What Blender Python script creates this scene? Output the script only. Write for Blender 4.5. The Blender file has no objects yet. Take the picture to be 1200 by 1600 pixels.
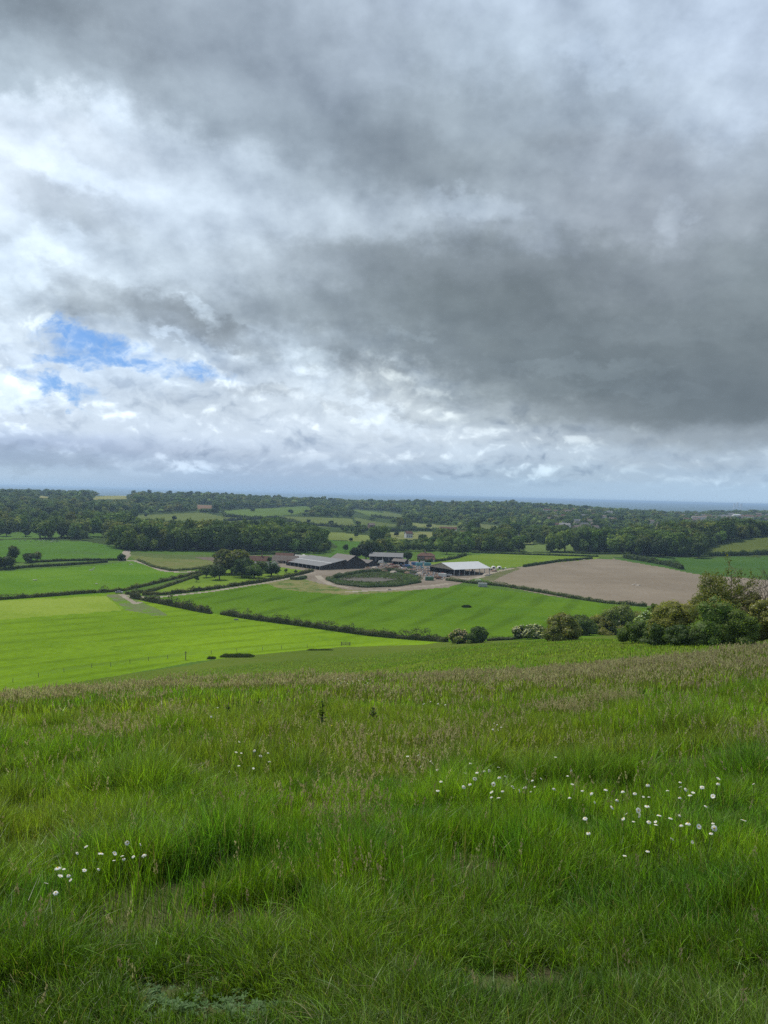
import bpy, bmesh, math, random
import numpy as np
from mathutils import Vector, Matrix

R = math.radians
scene = bpy.context.scene
COL = scene.collection

# ------------------------------------------------------------------ camera
FPX = 1209.0                       # focal length in pixels of the 1200x1600 picture
PITCH = R(-1.28)
ROLL = math.atan(0.025)
cam_d = bpy.data.cameras.new('camera')
cam = bpy.data.objects.new('camera', cam_d)
COL.objects.link(cam)
fwd = Vector((0, math.cos(PITCH), math.sin(PITCH)))
r0 = Vector((1, 0, 0)); u0 = r0.cross(fwd)
cright = r0 * math.cos(ROLL) + u0 * math.sin(ROLL)
cup = cright.cross(fwd)
cam.matrix_world = Matrix(((cright.x, cup.x, -fwd.x, 0), (cright.y, cup.y, -fwd.y, 0), (cright.z, cup.z, -fwd.z, 0), (0, 0, 0, 1)))
cam_d.sensor_width = 36; cam_d.lens = 36 * FPX / 1600
cam_d.clip_start = 0.05; cam_d.clip_end = 100000
scene.camera = cam

# ------------------------------------------------------------------ exposure
scene.view_settings.view_transform = 'Standard'
scene.view_settings.look = 'None'
scene.view_settings.gamma = 1
EXV = 0.35
scene.view_settings.exposure = EXV
EXPO = 2 ** EXV
cy = scene.cycles
cy.use_denoising = False
cy.max_bounces = 6; cy.diffuse_bounces = 3; cy.glossy_bounces = 2; cy.transmission_bounces = 4
cy.volume_bounces = 0; cy.transparent_max_bounces = 8
cy.sample_clamp_indirect = 4

# ------------------------------------------------------------------ sun
SUN_EL, SUN_AZ = 56.0, -38.0       # degrees; azimuth from +Y towards +X
sd = bpy.data.lights.new('sun', 'SUN'); sd.energy = 3.1; sd.angle = R(2.0); sd.color = (1, .95, .87)
sun = bpy.data.objects.new('sun', sd); COL.objects.link(sun)
sdir = Vector((math.sin(R(SUN_AZ)) * math.cos(R(SUN_EL)), math.cos(R(SUN_AZ)) * math.cos(R(SUN_EL)), math.sin(R(SUN_EL))))
sun.rotation_euler = sdir.to_track_quat('Z', 'Y').to_euler()
sun.location = (0, 0, 500)

# ------------------------------------------------------------------ node helper
class NT:
    def __init__(s, tree):
        s.t = tree; s.n = tree.nodes; s.l = tree.links
    def node(s, typ, **kw):
        n = s.n.new(typ)
        for k, v in kw.items():
            setattr(n, k, v)
        return n
    def put(s, sock, v):
        if isinstance(v, bpy.types.NodeSocket): s.l.new(v, sock)
        elif v is not None: sock.default_value = v
    def math(s, op, a, b=None, c=None, clamp=False):
        n = s.node('ShaderNodeMath', operation=op, use_clamp=clamp)
        s.put(n.inputs[0], a)
        if b is not None: s.put(n.inputs[1], b)
        if c is not None: s.put(n.inputs[2], c)
        return n.outputs[0]
    def ramp01(s, v, a, b, smooth=True):
        n = s.node('ShaderNodeMapRange', interpolation_type='SMOOTHSTEP' if smooth else 'LINEAR')
        n.clamp = True
        s.put(n.inputs[0], v); n.inputs[1].default_value = a; n.inputs[2].default_value = b
        n.inputs[3].default_value = 0; n.inputs[4].default_value = 1
        return n.outputs[0]
    def mix(s, f, a, b, blend='MIX'):
        n = s.node('ShaderNodeMix', data_type='RGBA', blend_type=blend)
        s.put(n.inputs[0], f)
        for i, v in ((6, a), (7, b)):
            if isinstance(v, (tuple, list)) and len(v) == 3: v = (*v, 1)
            s.put(n.inputs[i], v)
        return n.outputs[2]
    def noise(s, vec, scale, detail=3, rough=.5, dist=0.0, lac=2.0):
        n = s.node('ShaderNodeTexNoise')
        if vec is not None: s.put(n.inputs['Vector'], vec)
        n.inputs['Scale'].default_value = scale; n.inputs['Detail'].default_value = detail
        n.inputs['Roughness'].default_value = rough; n.inputs['Distortion'].default_value = dist
        n.inputs['Lacunarity'].default_value = lac
        return n.outputs
    def comb(s, x, y, z=0.0):
        n = s.node('ShaderNodeCombineXYZ'); s.put(n.inputs[0], x); s.put(n.inputs[1], y); s.put(n.inputs[2], z)
        return n.outputs[0]

def lin(c):
    return tuple((v / 255 / 12.92) if v <= 10 else ((v / 255 + .055) / 1.055) ** 2.4 for v in c)

# ------------------------------------------------------------------ sky (world)
SX = [-60, 0, 150, 300, 450, 600, 750, 900, 1050, 1200, 1260]
SY = [-10, 100, 190, 260, 320, 390, 460, 515, 560, 610, 655, 700, 735, 772]
SG = [
 [(118,128,136),(120,130,138),(136,144,152),(146,154,164),(154,163,174),(156,165,177),(168,178,191),(166,176,189),(168,178,192),(166,176,190),(166,176,190)],
 [(160,168,174),(152,162,170),(134,144,152),(130,140,148),(140,149,158),(146,155,164),(154,165,174),(164,175,186),(172,183,196),(170,180,194),(170,180,194)],
 [(222,230,238),(222,230,238),(208,217,226),(158,168,177),(134,144,153),(134,143,151),(138,147,154),(148,157,166),(154,163,172),(154,163,173),(154,163,173)],
 [(222,230,240),(226,233,240),(206,215,224),(182,192,202),(158,168,177),(136,145,152),(134,143,148),(142,149,157),(148,154,163),(142,150,158),(142,150,158)],
 [(165,176,188),(168,178,190),(182,192,203),(188,198,208),(180,190,199),(168,178,188),(164,173,183),(150,157,165),(148,153,161),(142,149,155),(142,149,155)],
 [(190,200,208),(192,202,210),(192,202,210),(180,190,199),(160,168,176),(140,148,154),(136,143,148),(130,136,141),(132,138,143),(132,140,144),(132,140,144)],
 [(184,194,202),(182,192,200),(158,167,174),(152,161,168),(142,151,158),(124,132,136),(114,122,125),(114,121,124),(118,125,128),(126,134,137),(126,134,137)],
 [(196,204,211),(194,203,210),(176,186,196),(148,157,165),(138,147,153),(118,126,129),(110,118,120),(105,112,115),(108,115,118),(118,125,128),(118,125,128)],
 [(208,218,228),(206,216,226),(190,204,220),(186,198,210),(172,182,190),(136,145,150),(112,120,124),(102,110,113),(98,105,108),(106,114,117),(106,114,117)],
 [(196,206,217),(198,208,218),(184,194,204),(192,200,207),(190,198,205),(196,204,208),(138,147,150),(98,106,109),(92,99,103),(98,105,109),(98,105,109)],
 [(196,205,215),(198,207,216),(194,203,212),(194,202,209),(188,196,203),(192,199,204),(172,180,184),(134,142,145),(104,112,116),(100,108,112),(100,108,112)],
 [(136,152,180),(140,156,182),(158,170,192),(178,188,202),(182,191,202),(184,192,200),(176,185,194),(168,177,185),(156,165,172),(150,159,167),(150,159,167)],
 [(176,190,206),(178,192,208),(174,187,204),(168,180,200),(164,176,196),(168,180,198),(172,184,198),(172,184,196),(170,182,196),(172,186,202),(172,186,202)],
 [(160,182,206),(162,184,208),(160,182,206),(154,176,202),(152,174,200),(158,179,203),(166,186,206),(168,188,208),(170,190,210),(174,194,214),(174,194,214)],
]
def sky_px(azd, eld):
    d = Vector((math.sin(R(azd)) * math.cos(R(eld)), math.cos(R(azd)) * math.cos(R(eld)), math.sin(R(eld))))
    z = d.dot(fwd)
    return 600 + FPX * d.dot(cright) / z, 800 - FPX * d.dot(cup) / z
SGA = np.array([[lin((21 + .93 * c[0], 25 + .925 * c[1], 28 + .925 * c[2])) for c in row] for row in SG])
SGA[-2:, :, 0] *= .96
def sky_col(px, py):
    px = min(max(px, SX[0]), SX[-1]); py = min(max(py, SY[0]), SY[-1])
    rowv = np.array([[np.interp(px, SX, SGA[j, :, k]) for k in range(3)] for j in range(len(SY))])
    return [float(np.interp(py, SY, rowv[:, k])) for k in range(3)]

CLOUDS = [(70, 235, 4.6, 1.5, -.45, .16), (175, 165, 1.9, 1.6, -.3, .14), (20, 140, 3, 1.4, -.2, .10), (90, 385, 2.2, .9, 0, .18), (740, 318, 3.6, .9, -.05, .26), (1045, 355, 1.3, 1.3, 0, .22), (940, 95, 3, 1.2, -.3, .15), (1130, 30, 3.5, 1.5, 0, .05),
 (315, 488, .9, .9, -.5, .35), (265, 525, 1.2, .5, -.6, .25), (470, 560, 4.2, .9, -.25, .22), (590, 650, 3.2, 1.2, -.3, .18), (15, 612, 3.0, 1.2, -.1, .30), (20, 425, 1.6, 2.0, 0, .2), (640, 522, 1.5, .5, 0, .18), (905, 575, 6.5, .6, -.05, .16),
 (330, 515, 5.6, 1.1, -.28, -.34), (150, 460, 3.2, 1.0, -.15, -.20), (110, 320, 4.5, 1.5, -.2, -.20), (600, 600, 4.5, 1.6, -.5, -.22), (860, 640, 8.0, 1.1, -.06, -.07), (640, 250, 5.5, 2.2, -.2, -.14), (700, 420, 9, 2.4, -.15, -.08), (1010, 520, 6, .7, -.1, .08), (1000, 610, 5, .6, -.1, .10), (820, 520, 4, .7, 0, .07), (900, 250, 5, .9, -.2, .08), (140, 60, 6, 2.4, -.3, -.12), (60, 715, 5, .8, 0, -.10), (420, 612, 2.4, .6, 0, -.18), (540, 632, 2.4, .45, -.2, -.15)]
def build_world():
    w = bpy.data.worlds.new('World'); scene.world = w; w.use_nodes = True
    nt = w.node_tree; nt.nodes.clear(); N = NT(nt)
    out = N.node('ShaderNodeOutputWorld'); bg = N.node('ShaderNodeBackground')
    N.l.new(bg.outputs[0], out.inputs[0])
    tc = N.node('ShaderNodeTexCoord')
    sep = N.node('ShaderNodeSeparateXYZ'); N.l.new(tc.outputs['Generated'], sep.inputs[0])
    X, Y, Z = sep.outputs
    Zc = N.math('MAXIMUM', Z, 0.0)
    az0 = N.math('MULTIPLY', N.math('ARCTAN2', X, Y), 180 / math.pi)
    el0 = N.math('MULTIPLY', N.math('ARCSINE', Z), 180 / math.pi)
    den = N.math('ADD', Zc, 0.6)
    P = N.comb(N.math('DIVIDE', X, den), N.math('DIVIDE', Y, den), 0.0)
    # warp of the cloud lay-out, finer towards the horizon
    wn = N.noise(P, 3.6, 4, .5)[1]
    ws = N.node('ShaderNodeSeparateColor'); N.l.new(wn, ws.inputs[0])
    wn2 = N.noise(P, 13, 8, .66)[1]
    ws2 = N.node('ShaderNodeSeparateColor'); N.l.new(wn2, ws2.inputs[0])
    amp = N.math('ADD', N.math('MULTIPLY', N.ramp01(el0, 0, 16), 1.0), 0.10)
    def wob(a, b, ka, kb):
        t = N.math('ADD', N.math('MULTIPLY', N.math('SUBTRACT', a, .5), ka), N.math('MULTIPLY', N.math('SUBTRACT', b, .5), kb))
        return N.math('MULTIPLY', t, amp)
    az = N.math('ADD', az0, wob(ws.outputs[0], ws2.outputs[0], 8, 8))
    el = N.math('ADD', el0, wob(ws.outputs[1], ws2.outputs[1], 5, 6))
    u = N.math('DIVIDE', N.math('ADD', az, 32), 64, clamp=True)
    els = [0.0, .9, 1.8, 3.0, 4.4, 6.2, 8.2, 10.4, 13, 16, 19, 22.5, 26, 30, 34]
    azs = [-32 + 64 * i / 12 for i in range(13)]
    prev = None
    for k, e in enumerate(els):
        r = N.node('ShaderNodeValToRGB'); cr = r.color_ramp; cr.interpolation = 'B_SPLINE'
        while len(cr.elements) < 13: cr.elements.new(.5)
        for i in range(13): cr.elements[i].position = i / 12
        for i, a in enumerate(azs):
            px, py = sky_px(max(-26.3, min(26.3, a)), e)
            cr.elements[i].color = (*sky_col(px, py), 1)
        N.l.new(u, r.inputs[0])
        if prev is None: prev = r.outputs[0]
        else: prev = N.mix(N.ramp01(el, els[k - 1], e), prev, r.outputs[0])
    base = prev
    l0 = N.node('ShaderNodeRGBToBW'); N.l.new(base, l0.inputs[0])
    lt = N.math('ADD', .205, N.math('MULTIPLY', N.ramp01(l0.outputs[0], .18, .66), .60))
    cf = N.math('DIVIDE', lt, N.math('MAXIMUM', l0.outputs[0], .05))
    cf = N.math('ADD', 1, N.math('MULTIPLY', N.math('SUBTRACT', cf, 1), N.math('MULTIPLY', .75, N.ramp01(el0, 1.5, 4))))
    base = N.mix(1.0, base, N.comb(cf, cf, cf), 'MULTIPLY')
    # single cloud features: lit breaks and dark fragments (position, half size in degrees, slope, strength)
    nb = N.noise(P, 20.0, 8, .62)[1]
    nbs = N.node('ShaderNodeSeparateColor'); N.l.new(nb, nbs.inputs[0])
    azb = N.math('ADD', az0, N.math('MULTIPLY', N.math('SUBTRACT', nbs.outputs[0], .5), 6.5))
    elb = N.math('ADD', el0, N.math('MULTIPLY', N.math('SUBTRACT', nbs.outputs[1], .5), 4.5))
    for (px, py, rx, ry, tilt, amp) in CLOUDS:
        d = (fwd + cright * ((px - 600) / FPX) + cup * ((800 - py) / FPX)).normalized()
        a0 = math.degrees(math.atan2(d.x, d.y)); e0 = math.degrees(math.asin(d.z))
        da = N.math('SUBTRACT', azb, a0); de = N.math('SUBTRACT', N.math('SUBTRACT', elb, e0), N.math('MULTIPLY', da, tilt))
        q = N.math('ADD', N.math('POWER', N.math('ABSOLUTE', N.math('DIVIDE', da, rx)), 2), N.math('POWER', N.math('ABSOLUTE', N.math('DIVIDE', de, ry)), 2))
        w_ = N.math('MULTIPLY', N.math('SUBTRACT', 1, N.ramp01(q, .0, 1.6)), amp)
        f = N.math('ADD', 1, w_)
        base = N.mix(1.0, base, N.comb(f, f, f), 'MULTIPLY')
    # low cumulus: bright knuckled tops and grey undersides between 1.5 and 11 degrees
    PL = N.comb(N.math('MULTIPLY', az0, .12), N.math('MULTIPLY', N.math('POWER', N.math('MAXIMUM', el0, .01), .8), .28), 3.0)
    azs_ = N.math('MULTIPLY', az0, .12)
    vv = N.math('MULTIPLY', N.math('POWER', N.math('MAXIMUM', el0, .01), .8), .28)
    lw = N.noise(N.comb(azs_, vv, 9.0), 2.2, 3, .5)[1]
    lws = N.node('ShaderNodeSeparateColor'); N.l.new(lw, lws.inputs[0])
    ua = N.math('ADD', azs_, N.math('MULTIPLY', N.math('SUBTRACT', lws.outputs[0], .5), .45))
    va = N.math('ADD', vv, N.math('MULTIPLY', N.math('SUBTRACT', lws.outputs[1], .5), .22))
    def puff(dv, sc, rough, det):
        return N.noise(N.comb(ua, N.math('ADD', va, dv), 3.0), sc, det, rough)[0]
    band = N.math('MULTIPLY', N.ramp01(el0, .5, 1.7), N.math('SUBTRACT', 1, N.ramp01(el0, 9, 15)))
    lum = N.node('ShaderNodeRGBToBW'); N.l.new(base, lum.inputs[0])
    brightsel = N.ramp01(lum.outputs[0], .20, .5)
    patch = N.ramp01(N.noise(N.comb(azs_, vv, 21.0), 1.3, 3, .5)[0], .36, .62)
    k1 = N.math('MULTIPLY', N.math('MULTIPLY', band, brightsel), N.math('ADD', .45, N.math('MULTIPLY', patch, .75)))
    n1 = puff(0.0, 2.3, .54, 9)
    relief = N.math('SUBTRACT', n1, puff(.085, 2.3, .50, 4))
    hi = N.ramp01(relief, .015, .16); lo = N.ramp01(N.math('MULTIPLY', relief, -1), .0, .16)
    body = N.math('MULTIPLY', N.math('SUBTRACT', n1, .5), .7)
    g = N.math('ADD', N.math('SUBTRACT', N.math('MULTIPLY', hi, .50), N.math('MULTIPLY', lo, .26)), body)
    base = N.mix(1.0, base, N.comb(*[N.math('MAXIMUM', N.math('ADD', 1, N.math('MULTIPLY', g, N.math('MULTIPLY', k1, q))), .5) for q in (.95, .86, .72)]), 'MULTIPLY')
    # broad texture of the grey sheet
    n2 = N.noise(P, 9.0, 8, .56)[0]
    n3 = N.noise(P, 3.4, 4, .5)[0]
    n2b = N.noise(N.comb(N.math('ADD', N.math('DIVIDE', X, den), .02), N.math('ADD', N.math('DIVIDE', Y, den), -.025), 0.0), 9.0, 8, .56)[0]
    sheet = N.ramp01(el0, 2, 9)
    g2 = N.math('ADD', N.math('ADD', N.math('MULTIPLY', N.math('SUBTRACT', n2, .5), .55), N.math('MULTIPLY', N.math('SUBTRACT', n3, .5), .5)), N.math('MULTIPLY', N.math('SUBTRACT', n2, n2b), .9))
    g2 = N.math('MULTIPLY', g2, sheet)
    g2 = N.math('MULTIPLY', g2, N.math('ADD', .45, N.math('MULTIPLY', N.ramp01(lum.outputs[0], .15, .5), .55)))
    base = N.mix(1.0, base, N.comb(*[N.math('ADD', 1, N.math('MULTIPLY', g2, q)) for q in (.95, .9, .82)]), 'MULTIPLY')
    # blue openings: long ragged windows low in the left of the view
    def hole(px, py, rx, ry, tilt=0.0):
        d = (fwd + cright * ((px - 600) / FPX) + cup * ((800 - py) / FPX)).normalized()
        a0 = math.degrees(math.atan2(d.x, d.y)); e0 = math.degrees(math.asin(d.z))
        da = N.math('SUBTRACT', azh, a0); de = N.math('SUBTRACT', elh, e0)
        de = N.math('SUBTRACT', de, N.math('MULTIPLY', da, tilt))
        q = N.math('ADD', N.math('POWER', N.math('ABSOLUTE', N.math('DIVIDE', da, rx)), 2), N.math('POWER', N.math('ABSOLUTE', N.math('DIVIDE', de, ry)), 2))
        return N.math('SUBTRACT', 1, q)
    nh = N.noise(P, 26.0, 7, .62)[1]
    nhs = N.node('ShaderNodeSeparateColor'); N.l.new(nh, nhs.inputs[0])
    azh = N.math('ADD', az0, N.math('MULTIPLY', N.math('SUBTRACT', nhs.outputs[0], .5), 5.0))
    elh = N.math('ADD', el0, N.math('MULTIPLY', N.math('SUBTRACT', nhs.outputs[1], .5), 2.8))
    m = None
    for h in ((96, 510, 1.0, .95, 0), (150, 537, 3.6, .85, -.08), (215, 566, 6.0, .5, -.11), (312, 578, 1.7, .5, -.1), (90, 604, 2.6, .55, -.25), (112, 622, 1.2, .5, -.3), (105,562,2.4,.5,0)):
        v = hole(*h)
        m = v if m is None else N.math('MAXIMUM', m, v)
    wisp = N.ramp01(N.noise(N.comb(ua, va, 5.0), 4.5, 7, .62, .3)[0], .40, .66)
    hm = N.math('MULTIPLY', N.math('MULTIPLY', N.ramp01(m, -.75, 1.25), .95), N.math('SUBTRACT', 1, N.math('MULTIPLY', wisp, .8)))
    ski = N.node('ShaderNodeTexSky', sky_type='NISHITA'); ski.sun_disc = False
    ski.sun_elevation = R(SUN_EL); ski.sun_rotation = R(SUN_AZ); ski.altitude = 200
    blue = N.mix(1.0, ski.outputs[0], (.075, .098, .115), 'MULTIPLY')
    blue = N.mix(.6, blue, tuple(v for v in lin((66, 140, 226))))
    base = N.mix(hm, base, blue)
    base = N.mix(1.0, base, (.965 / EXPO, 1.0 / EXPO, 1.035 / EXPO), 'MULTIPLY')
    N.l.new(base, bg.inputs[0]); bg.inputs[1].default_value = 1.0
    w.cycles.sampling_method = 'MANUAL'; w.cycles.sample_map_resolution = 512
build_world()
# ------------------------------------------------------------------ numeric helpers
def vnoise(x, y, seed=0):
    xi = np.floor(x).astype(np.int64); yi = np.floor(y).astype(np.int64)
    fx = x - xi; fy = y - yi
    fx = fx * fx * (3 - 2 * fx); fy = fy * fy * (3 - 2 * fy)
    def h(a, b):
        n = (a * 374761393 + b * 668265263 + seed * 1442695041) & 0xffffffff
        n = ((n ^ (n >> 13)) * 1274126177) & 0xffffffff
        return ((n ^ (n >> 16)) & 0xffff) / 65535.0
    return (h(xi, yi) * (1 - fx) + h(xi + 1, yi) * fx) * (1 - fy) + (h(xi, yi + 1) * (1 - fx) + h(xi + 1, yi + 1) * fx) * fy
def fbm(x, y, seed=0, o=4):
    x = np.asarray(x, float); y = np.asarray(y, float)
    s = 0; a = .5; t = 0
    for k in range(o):
        s = s + a * vnoise(x * 2 ** k + 17.3 * k, y * 2 ** k - 9.1 * k, seed + k); t += a; a *= .5
    return s / t
def sstep(v, a, b):
    t = np.clip((v - a) / (b - a), 0, 1); return t * t * (3 - 2 * t)

# ------------------------------------------------------------------ terrain
DK = np.array([25, 40, 60, 100, 150, 200, 250, 310, 400, 500, 700, 1000, 1300, 1700, 2200, 2800, 3500, 4500, 6500, 10000, 16000, 26000, 40000], float)
COLS = [0, 300, 600, 750, 900, 1050, 1200]
SLOPE = [.210, .194, .180, .170, .159, .145, .127]
ZT = [
 [-6.45,-10.05,-15.8,-28.5,-42.5,-54,-60,-62,-62,-62,-62,-60,-54,-44,-33,-28,-45,-75,-95,-105,-100,-40,-40],
 [-6.45,-9.8,-15.3,-26.5,-38.5,-48.6,-57,-61,-62,-62,-62,-60,-56,-48,-38,-25,-45,-75,-95,-105,-100,-40,-40],
 [-6.3,-9.6,-14.6,-23.6,-34,-43.8,-52,-60,-62,-62,-62,-61,-58,-54,-47,-36,-50,-78,-98,-108,-100,-45,-45],
 [-6.15,-9.25,-13.7,-21.5,-30.0,-38.6,-47.3,-57,-61,-62,-62,-61,-59,-54,-44,-29,-48,-80,-98,-108,-100,-50,-50],
 [-5.95,-8.85,-12.5,-19.3,-26.8,-35,-43.6,-52,-60,-62,-62,-61,-60,-56,-47,-37,-52,-82,-100,-110,-100,-55,-55],
 [-5.4,-7.9,-11.5,-17.7,-25.0,-34,-42.5,-51,-59,-61,-62,-61,-60,-60,-58,-54,-62,-80,-100,-110,-100,-60,-60],
 [-4.8,-6.9,-10.2,-16.6,-24.0,-32,-40.5,-50,-58,-61,-62,-59,-58,-60,-58,-50,-34,-70,-100,-110,-100,-60,-60],
]
AZK = [math.degrees(math.atan((c - 600) / FPX)) for c in COLS]
LG0, LG1, NLG = math.log(25), math.log(40000), 700
lg = np.linspace(LG0, LG1, NLG)
_rows = np.array([np.interp(lg, np.log(DK), z) for z in ZT])
for _ in range(3):                                   # soften the knots
    k = np.array([1, 4, 8, 10, 8, 4, 1], float); k /= k.sum()
    _rows = np.array([np.convolve(np.pad(r, 3, mode='edge'), k, 'valid') for r in _rows])
AZF = np.linspace(-30, 30, 241)
TAB = np.array([np.interp(AZF, AZK, _rows[:, j]) for j in range(NLG)])     # [lg, az]
SLF = np.interp(AZF, AZK, SLOPE)
kk = np.hanning(31); kk /= kk.sum()
TAB = np.array([np.convolve(np.pad(r, 15, mode='edge'), kk, 'valid') for r in TAB])
SLF = np.convolve(np.pad(SLF, 15, mode='edge'), kk, 'valid')

def terrain(x, y, detail=True):
    x = np.asarray(x, float); y = np.asarray(y, float)
    d = np.sqrt(x * x + y * y) + 1e-6
    az = np.degrees(np.arctan2(x, y)); aza = np.clip(az, -30, 30)
    fi = (aza + 30) / 60 * 240; i0 = np.clip(fi.astype(int), 0, 239); f = fi - i0
    l = np.clip((np.log(np.maximum(d, 25)) - LG0) / (LG1 - LG0) * (NLG - 1), 0, NLG - 1.001)
    j0 = l.astype(int); g = l - j0
    zf = (TAB[j0, i0] * (1 - f) + TAB[j0, i0 + 1] * f) * (1 - g) + (TAB[j0 + 1, i0] * (1 - f) + TAB[j0 + 1, i0 + 1] * f) * g
    sl = SLF[i0] * (1 - f) + SLF[i0 + 1] * f
    z25 = TAB[0, i0] * (1 - f) + TAB[0, i0 + 1] * f
    zn = -1.6 - d * (-(z25 + 1.6) / 25)
    z = np.where(d < 25, zn, zf)
    over = sstep(np.abs(az), 45, 115)
    zb = np.where(d < 25, -1.6 - d * sl * np.cos(np.radians(az)), -1.6 + 2.2 * (1 - np.exp(-d / 40)))
    zb = np.minimum(zb, 1.0)
    z = z * (1 - over) + zb * over
    # hillside rising at the right behind the wood
    hx, hy = 520.0, 985.0
    q = ((x - hx) / 165) ** 2 + ((y - hy) / 120) ** 2
    z = z + 21 * np.exp(-q)
    if detail:
        w = sstep(d, 6, 30) * (1 - sstep(d, 60, 200))
        z = z + (fbm(x / 5.0, y / 5.0, 3) - .5) * .30 * w
        z = z + (fbm(x / 1.3, y / 1.3, 8, 3) - .5) * .10 * (1 - sstep(d, 12, 40))
        z = z + (fbm(x / 60.0, y / 60.0, 5) - .5) * .7 * sstep(d, 120, 300)
        z = z + (fbm(x / 420.0, y / 420.0, 11) - .5) * 9.0 * sstep(d, 950, 1600)
    return z

def raydir(px, py):
    v = fwd + cright * ((px - 600) / FPX) + cup * ((800 - py) / FPX)
    return v
def unproj(px, py, dmin=1.0):
    """ground point seen at a picture position"""
    v = raydir(px, py); h = math.hypot(v.x, v.y)
    ds = np.exp(np.linspace(math.log(dmin), math.log(38000), 1600))
    zr = v.z / h * ds
    zt = terrain(v.x / h * ds, v.y / h * ds, False)
    below = np.nonzero(zr <= zt)[0]
    if len(below) == 0: k = len(ds) - 1; d = ds[k]
    elif below[0] == 0: d = ds[0]
    else:
        k = below[0]; a = (zr - zt)[k - 1]; b = (zr - zt)[k]
        d = ds[k - 1] + (ds[k] - ds[k - 1]) * a / (a - b + 1e-9)
    x, y = v.x / h * d, v.y / h * d
    return Vector((x, y, float(terrain(x, y))))
def at_px(px, d):
    """ground point straight under picture column px at horizontal distance d"""
    az = math.atan((px - 600) / FPX); x, y = math.sin(az) * d, math.cos(az) * d
    return Vector((x, y, float(terrain(x, y))))
FW = np.array(fwd); CR = np.array(cright); CU = np.array(cup)
def proj(P):
    P = np.asarray(P, float); z = P @ FW
    return 600 + FPX * (P @ CR) / z, 800 - FPX * (P @ CU) / z
def inpoly(X, Y, poly):
    poly = np.asarray(poly, float)
    ins = np.zeros(X.shape, bool); n = len(poly)
    bb = (X >= poly[:, 0].min()) & (X <= poly[:, 0].max()) & (Y >= poly[:, 1].min()) & (Y <= poly[:, 1].max())
    idx = np.nonzero(bb)[0]
    if len(idx) == 0: return ins
    x = X[idx]; y = Y[idx]; c = np.zeros(len(idx), bool)
    for i in range(n):
        x1, y1 = poly[i]; x2, y2 = poly[(i + 1) % n]
        if y1 == y2: continue
        m = ((y1 > y) != (y2 > y)) & (x < (x2 - x1) * (y - y1) / (y2 - y1) + x1)
        c ^= m
    ins[idx] = c
    return ins
def dens(poly, n=8, closed=True):
    out = []; m = len(poly)
    for i in range(m if closed else m - 1):
        a = poly[i]; b = poly[(i + 1) % m]
        for k in range(n): out.append((a[0] + (b[0] - a[0]) * k / n, a[1] + (b[1] - a[1]) * k / n))
    if not closed: out.append(poly[-1])
    return out

# ------------------------------------------------------------------ mesh builder
def mesh_np(name, V, quads=None, tris=None, mats=(), color=None, smooth=False, mat_idx=None):
    me = bpy.data.meshes.new(name)
    V = np.ascontiguousarray(V, np.float32)
    nq = 0 if quads is None else len(quads); nt_ = 0 if tris is None else len(tris)
    loops = []
    if nq: loops.append(np.asarray(quads, np.int32).ravel())
    if nt_: loops.append(np.asarray(tris, np.int32).ravel())
    loops = np.concatenate(loops)
    tot = np.concatenate([np.full(nq, 4, np.int32), np.full(nt_, 3, np.int32)])
    st = np.concatenate([[0], np.cumsum(tot)[:-1]]).astype(np.int32)
    me.vertices.add(len(V)); me.vertices.foreach_set('co', V.ravel())
    me.loops.add(len(loops)); me.loops.foreach_set('vertex_index', loops)
    me.polygons.add(len(tot)); me.polygons.foreach_set('loop_start', st); me.polygons.foreach_set('loop_total', tot)
    if mat_idx is not None: me.polygons.foreach_set('material_index', np.asarray(mat_idx, np.int32))
    for m in (mats if isinstance(mats, (list, tuple)) else [mats]): me.materials.append(m)
    if color is not None:
        a = me.color_attributes.new('tint', 'FLOAT_COLOR', 'POINT')
        c = np.ones((len(V), 4), np.float32); c[:, :3] = color
        a.data.foreach_set('color', c.ravel())
    me.polygons.foreach_set('use_smooth', np.full(len(tot), smooth))
    me.update(calc_edges=True)
    return me
def link(name, data, parent=None, label=None, cat=None, group=None, kind=None, loc=None, rotz=None):
    o = bpy.data.objects.new(name, data); COL.objects.link(o)
    if parent is not None: o.parent = parent
    if loc is not None: o.location = loc
    if rotz is not None: o.rotation_euler = (0, 0, rotz)
    if label: o['label'] = label
    if cat: o['category'] = cat
    if group: o['group'] = group
    if kind: o['kind'] = kind
    return o
ORD = ['first','second','third','fourth','fifth','sixth','seventh','eighth','ninth','tenth','eleventh','twelfth','thirteenth','fourteenth','fifteenth','sixteenth','seventeenth','eighteenth','nineteenth','twentieth']
TENS = {2:'twenty',3:'thirty',4:'forty',5:'fifty',6:'sixty',7:'seventy',8:'eighty',9:'ninety'}
def ordn(n):
    if n <= 20: return ORD[n - 1]
    h = ''
    if n > 100: h = 'hundred and '; n -= 100
    if n <= 20: return h + ORD[n - 1]
    t, u = divmod(n, 10)
    return h + (TENS[t][:-1] + 'ieth' if u == 0 else TENS[t] + '-' + ORD[u - 1])

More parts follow.
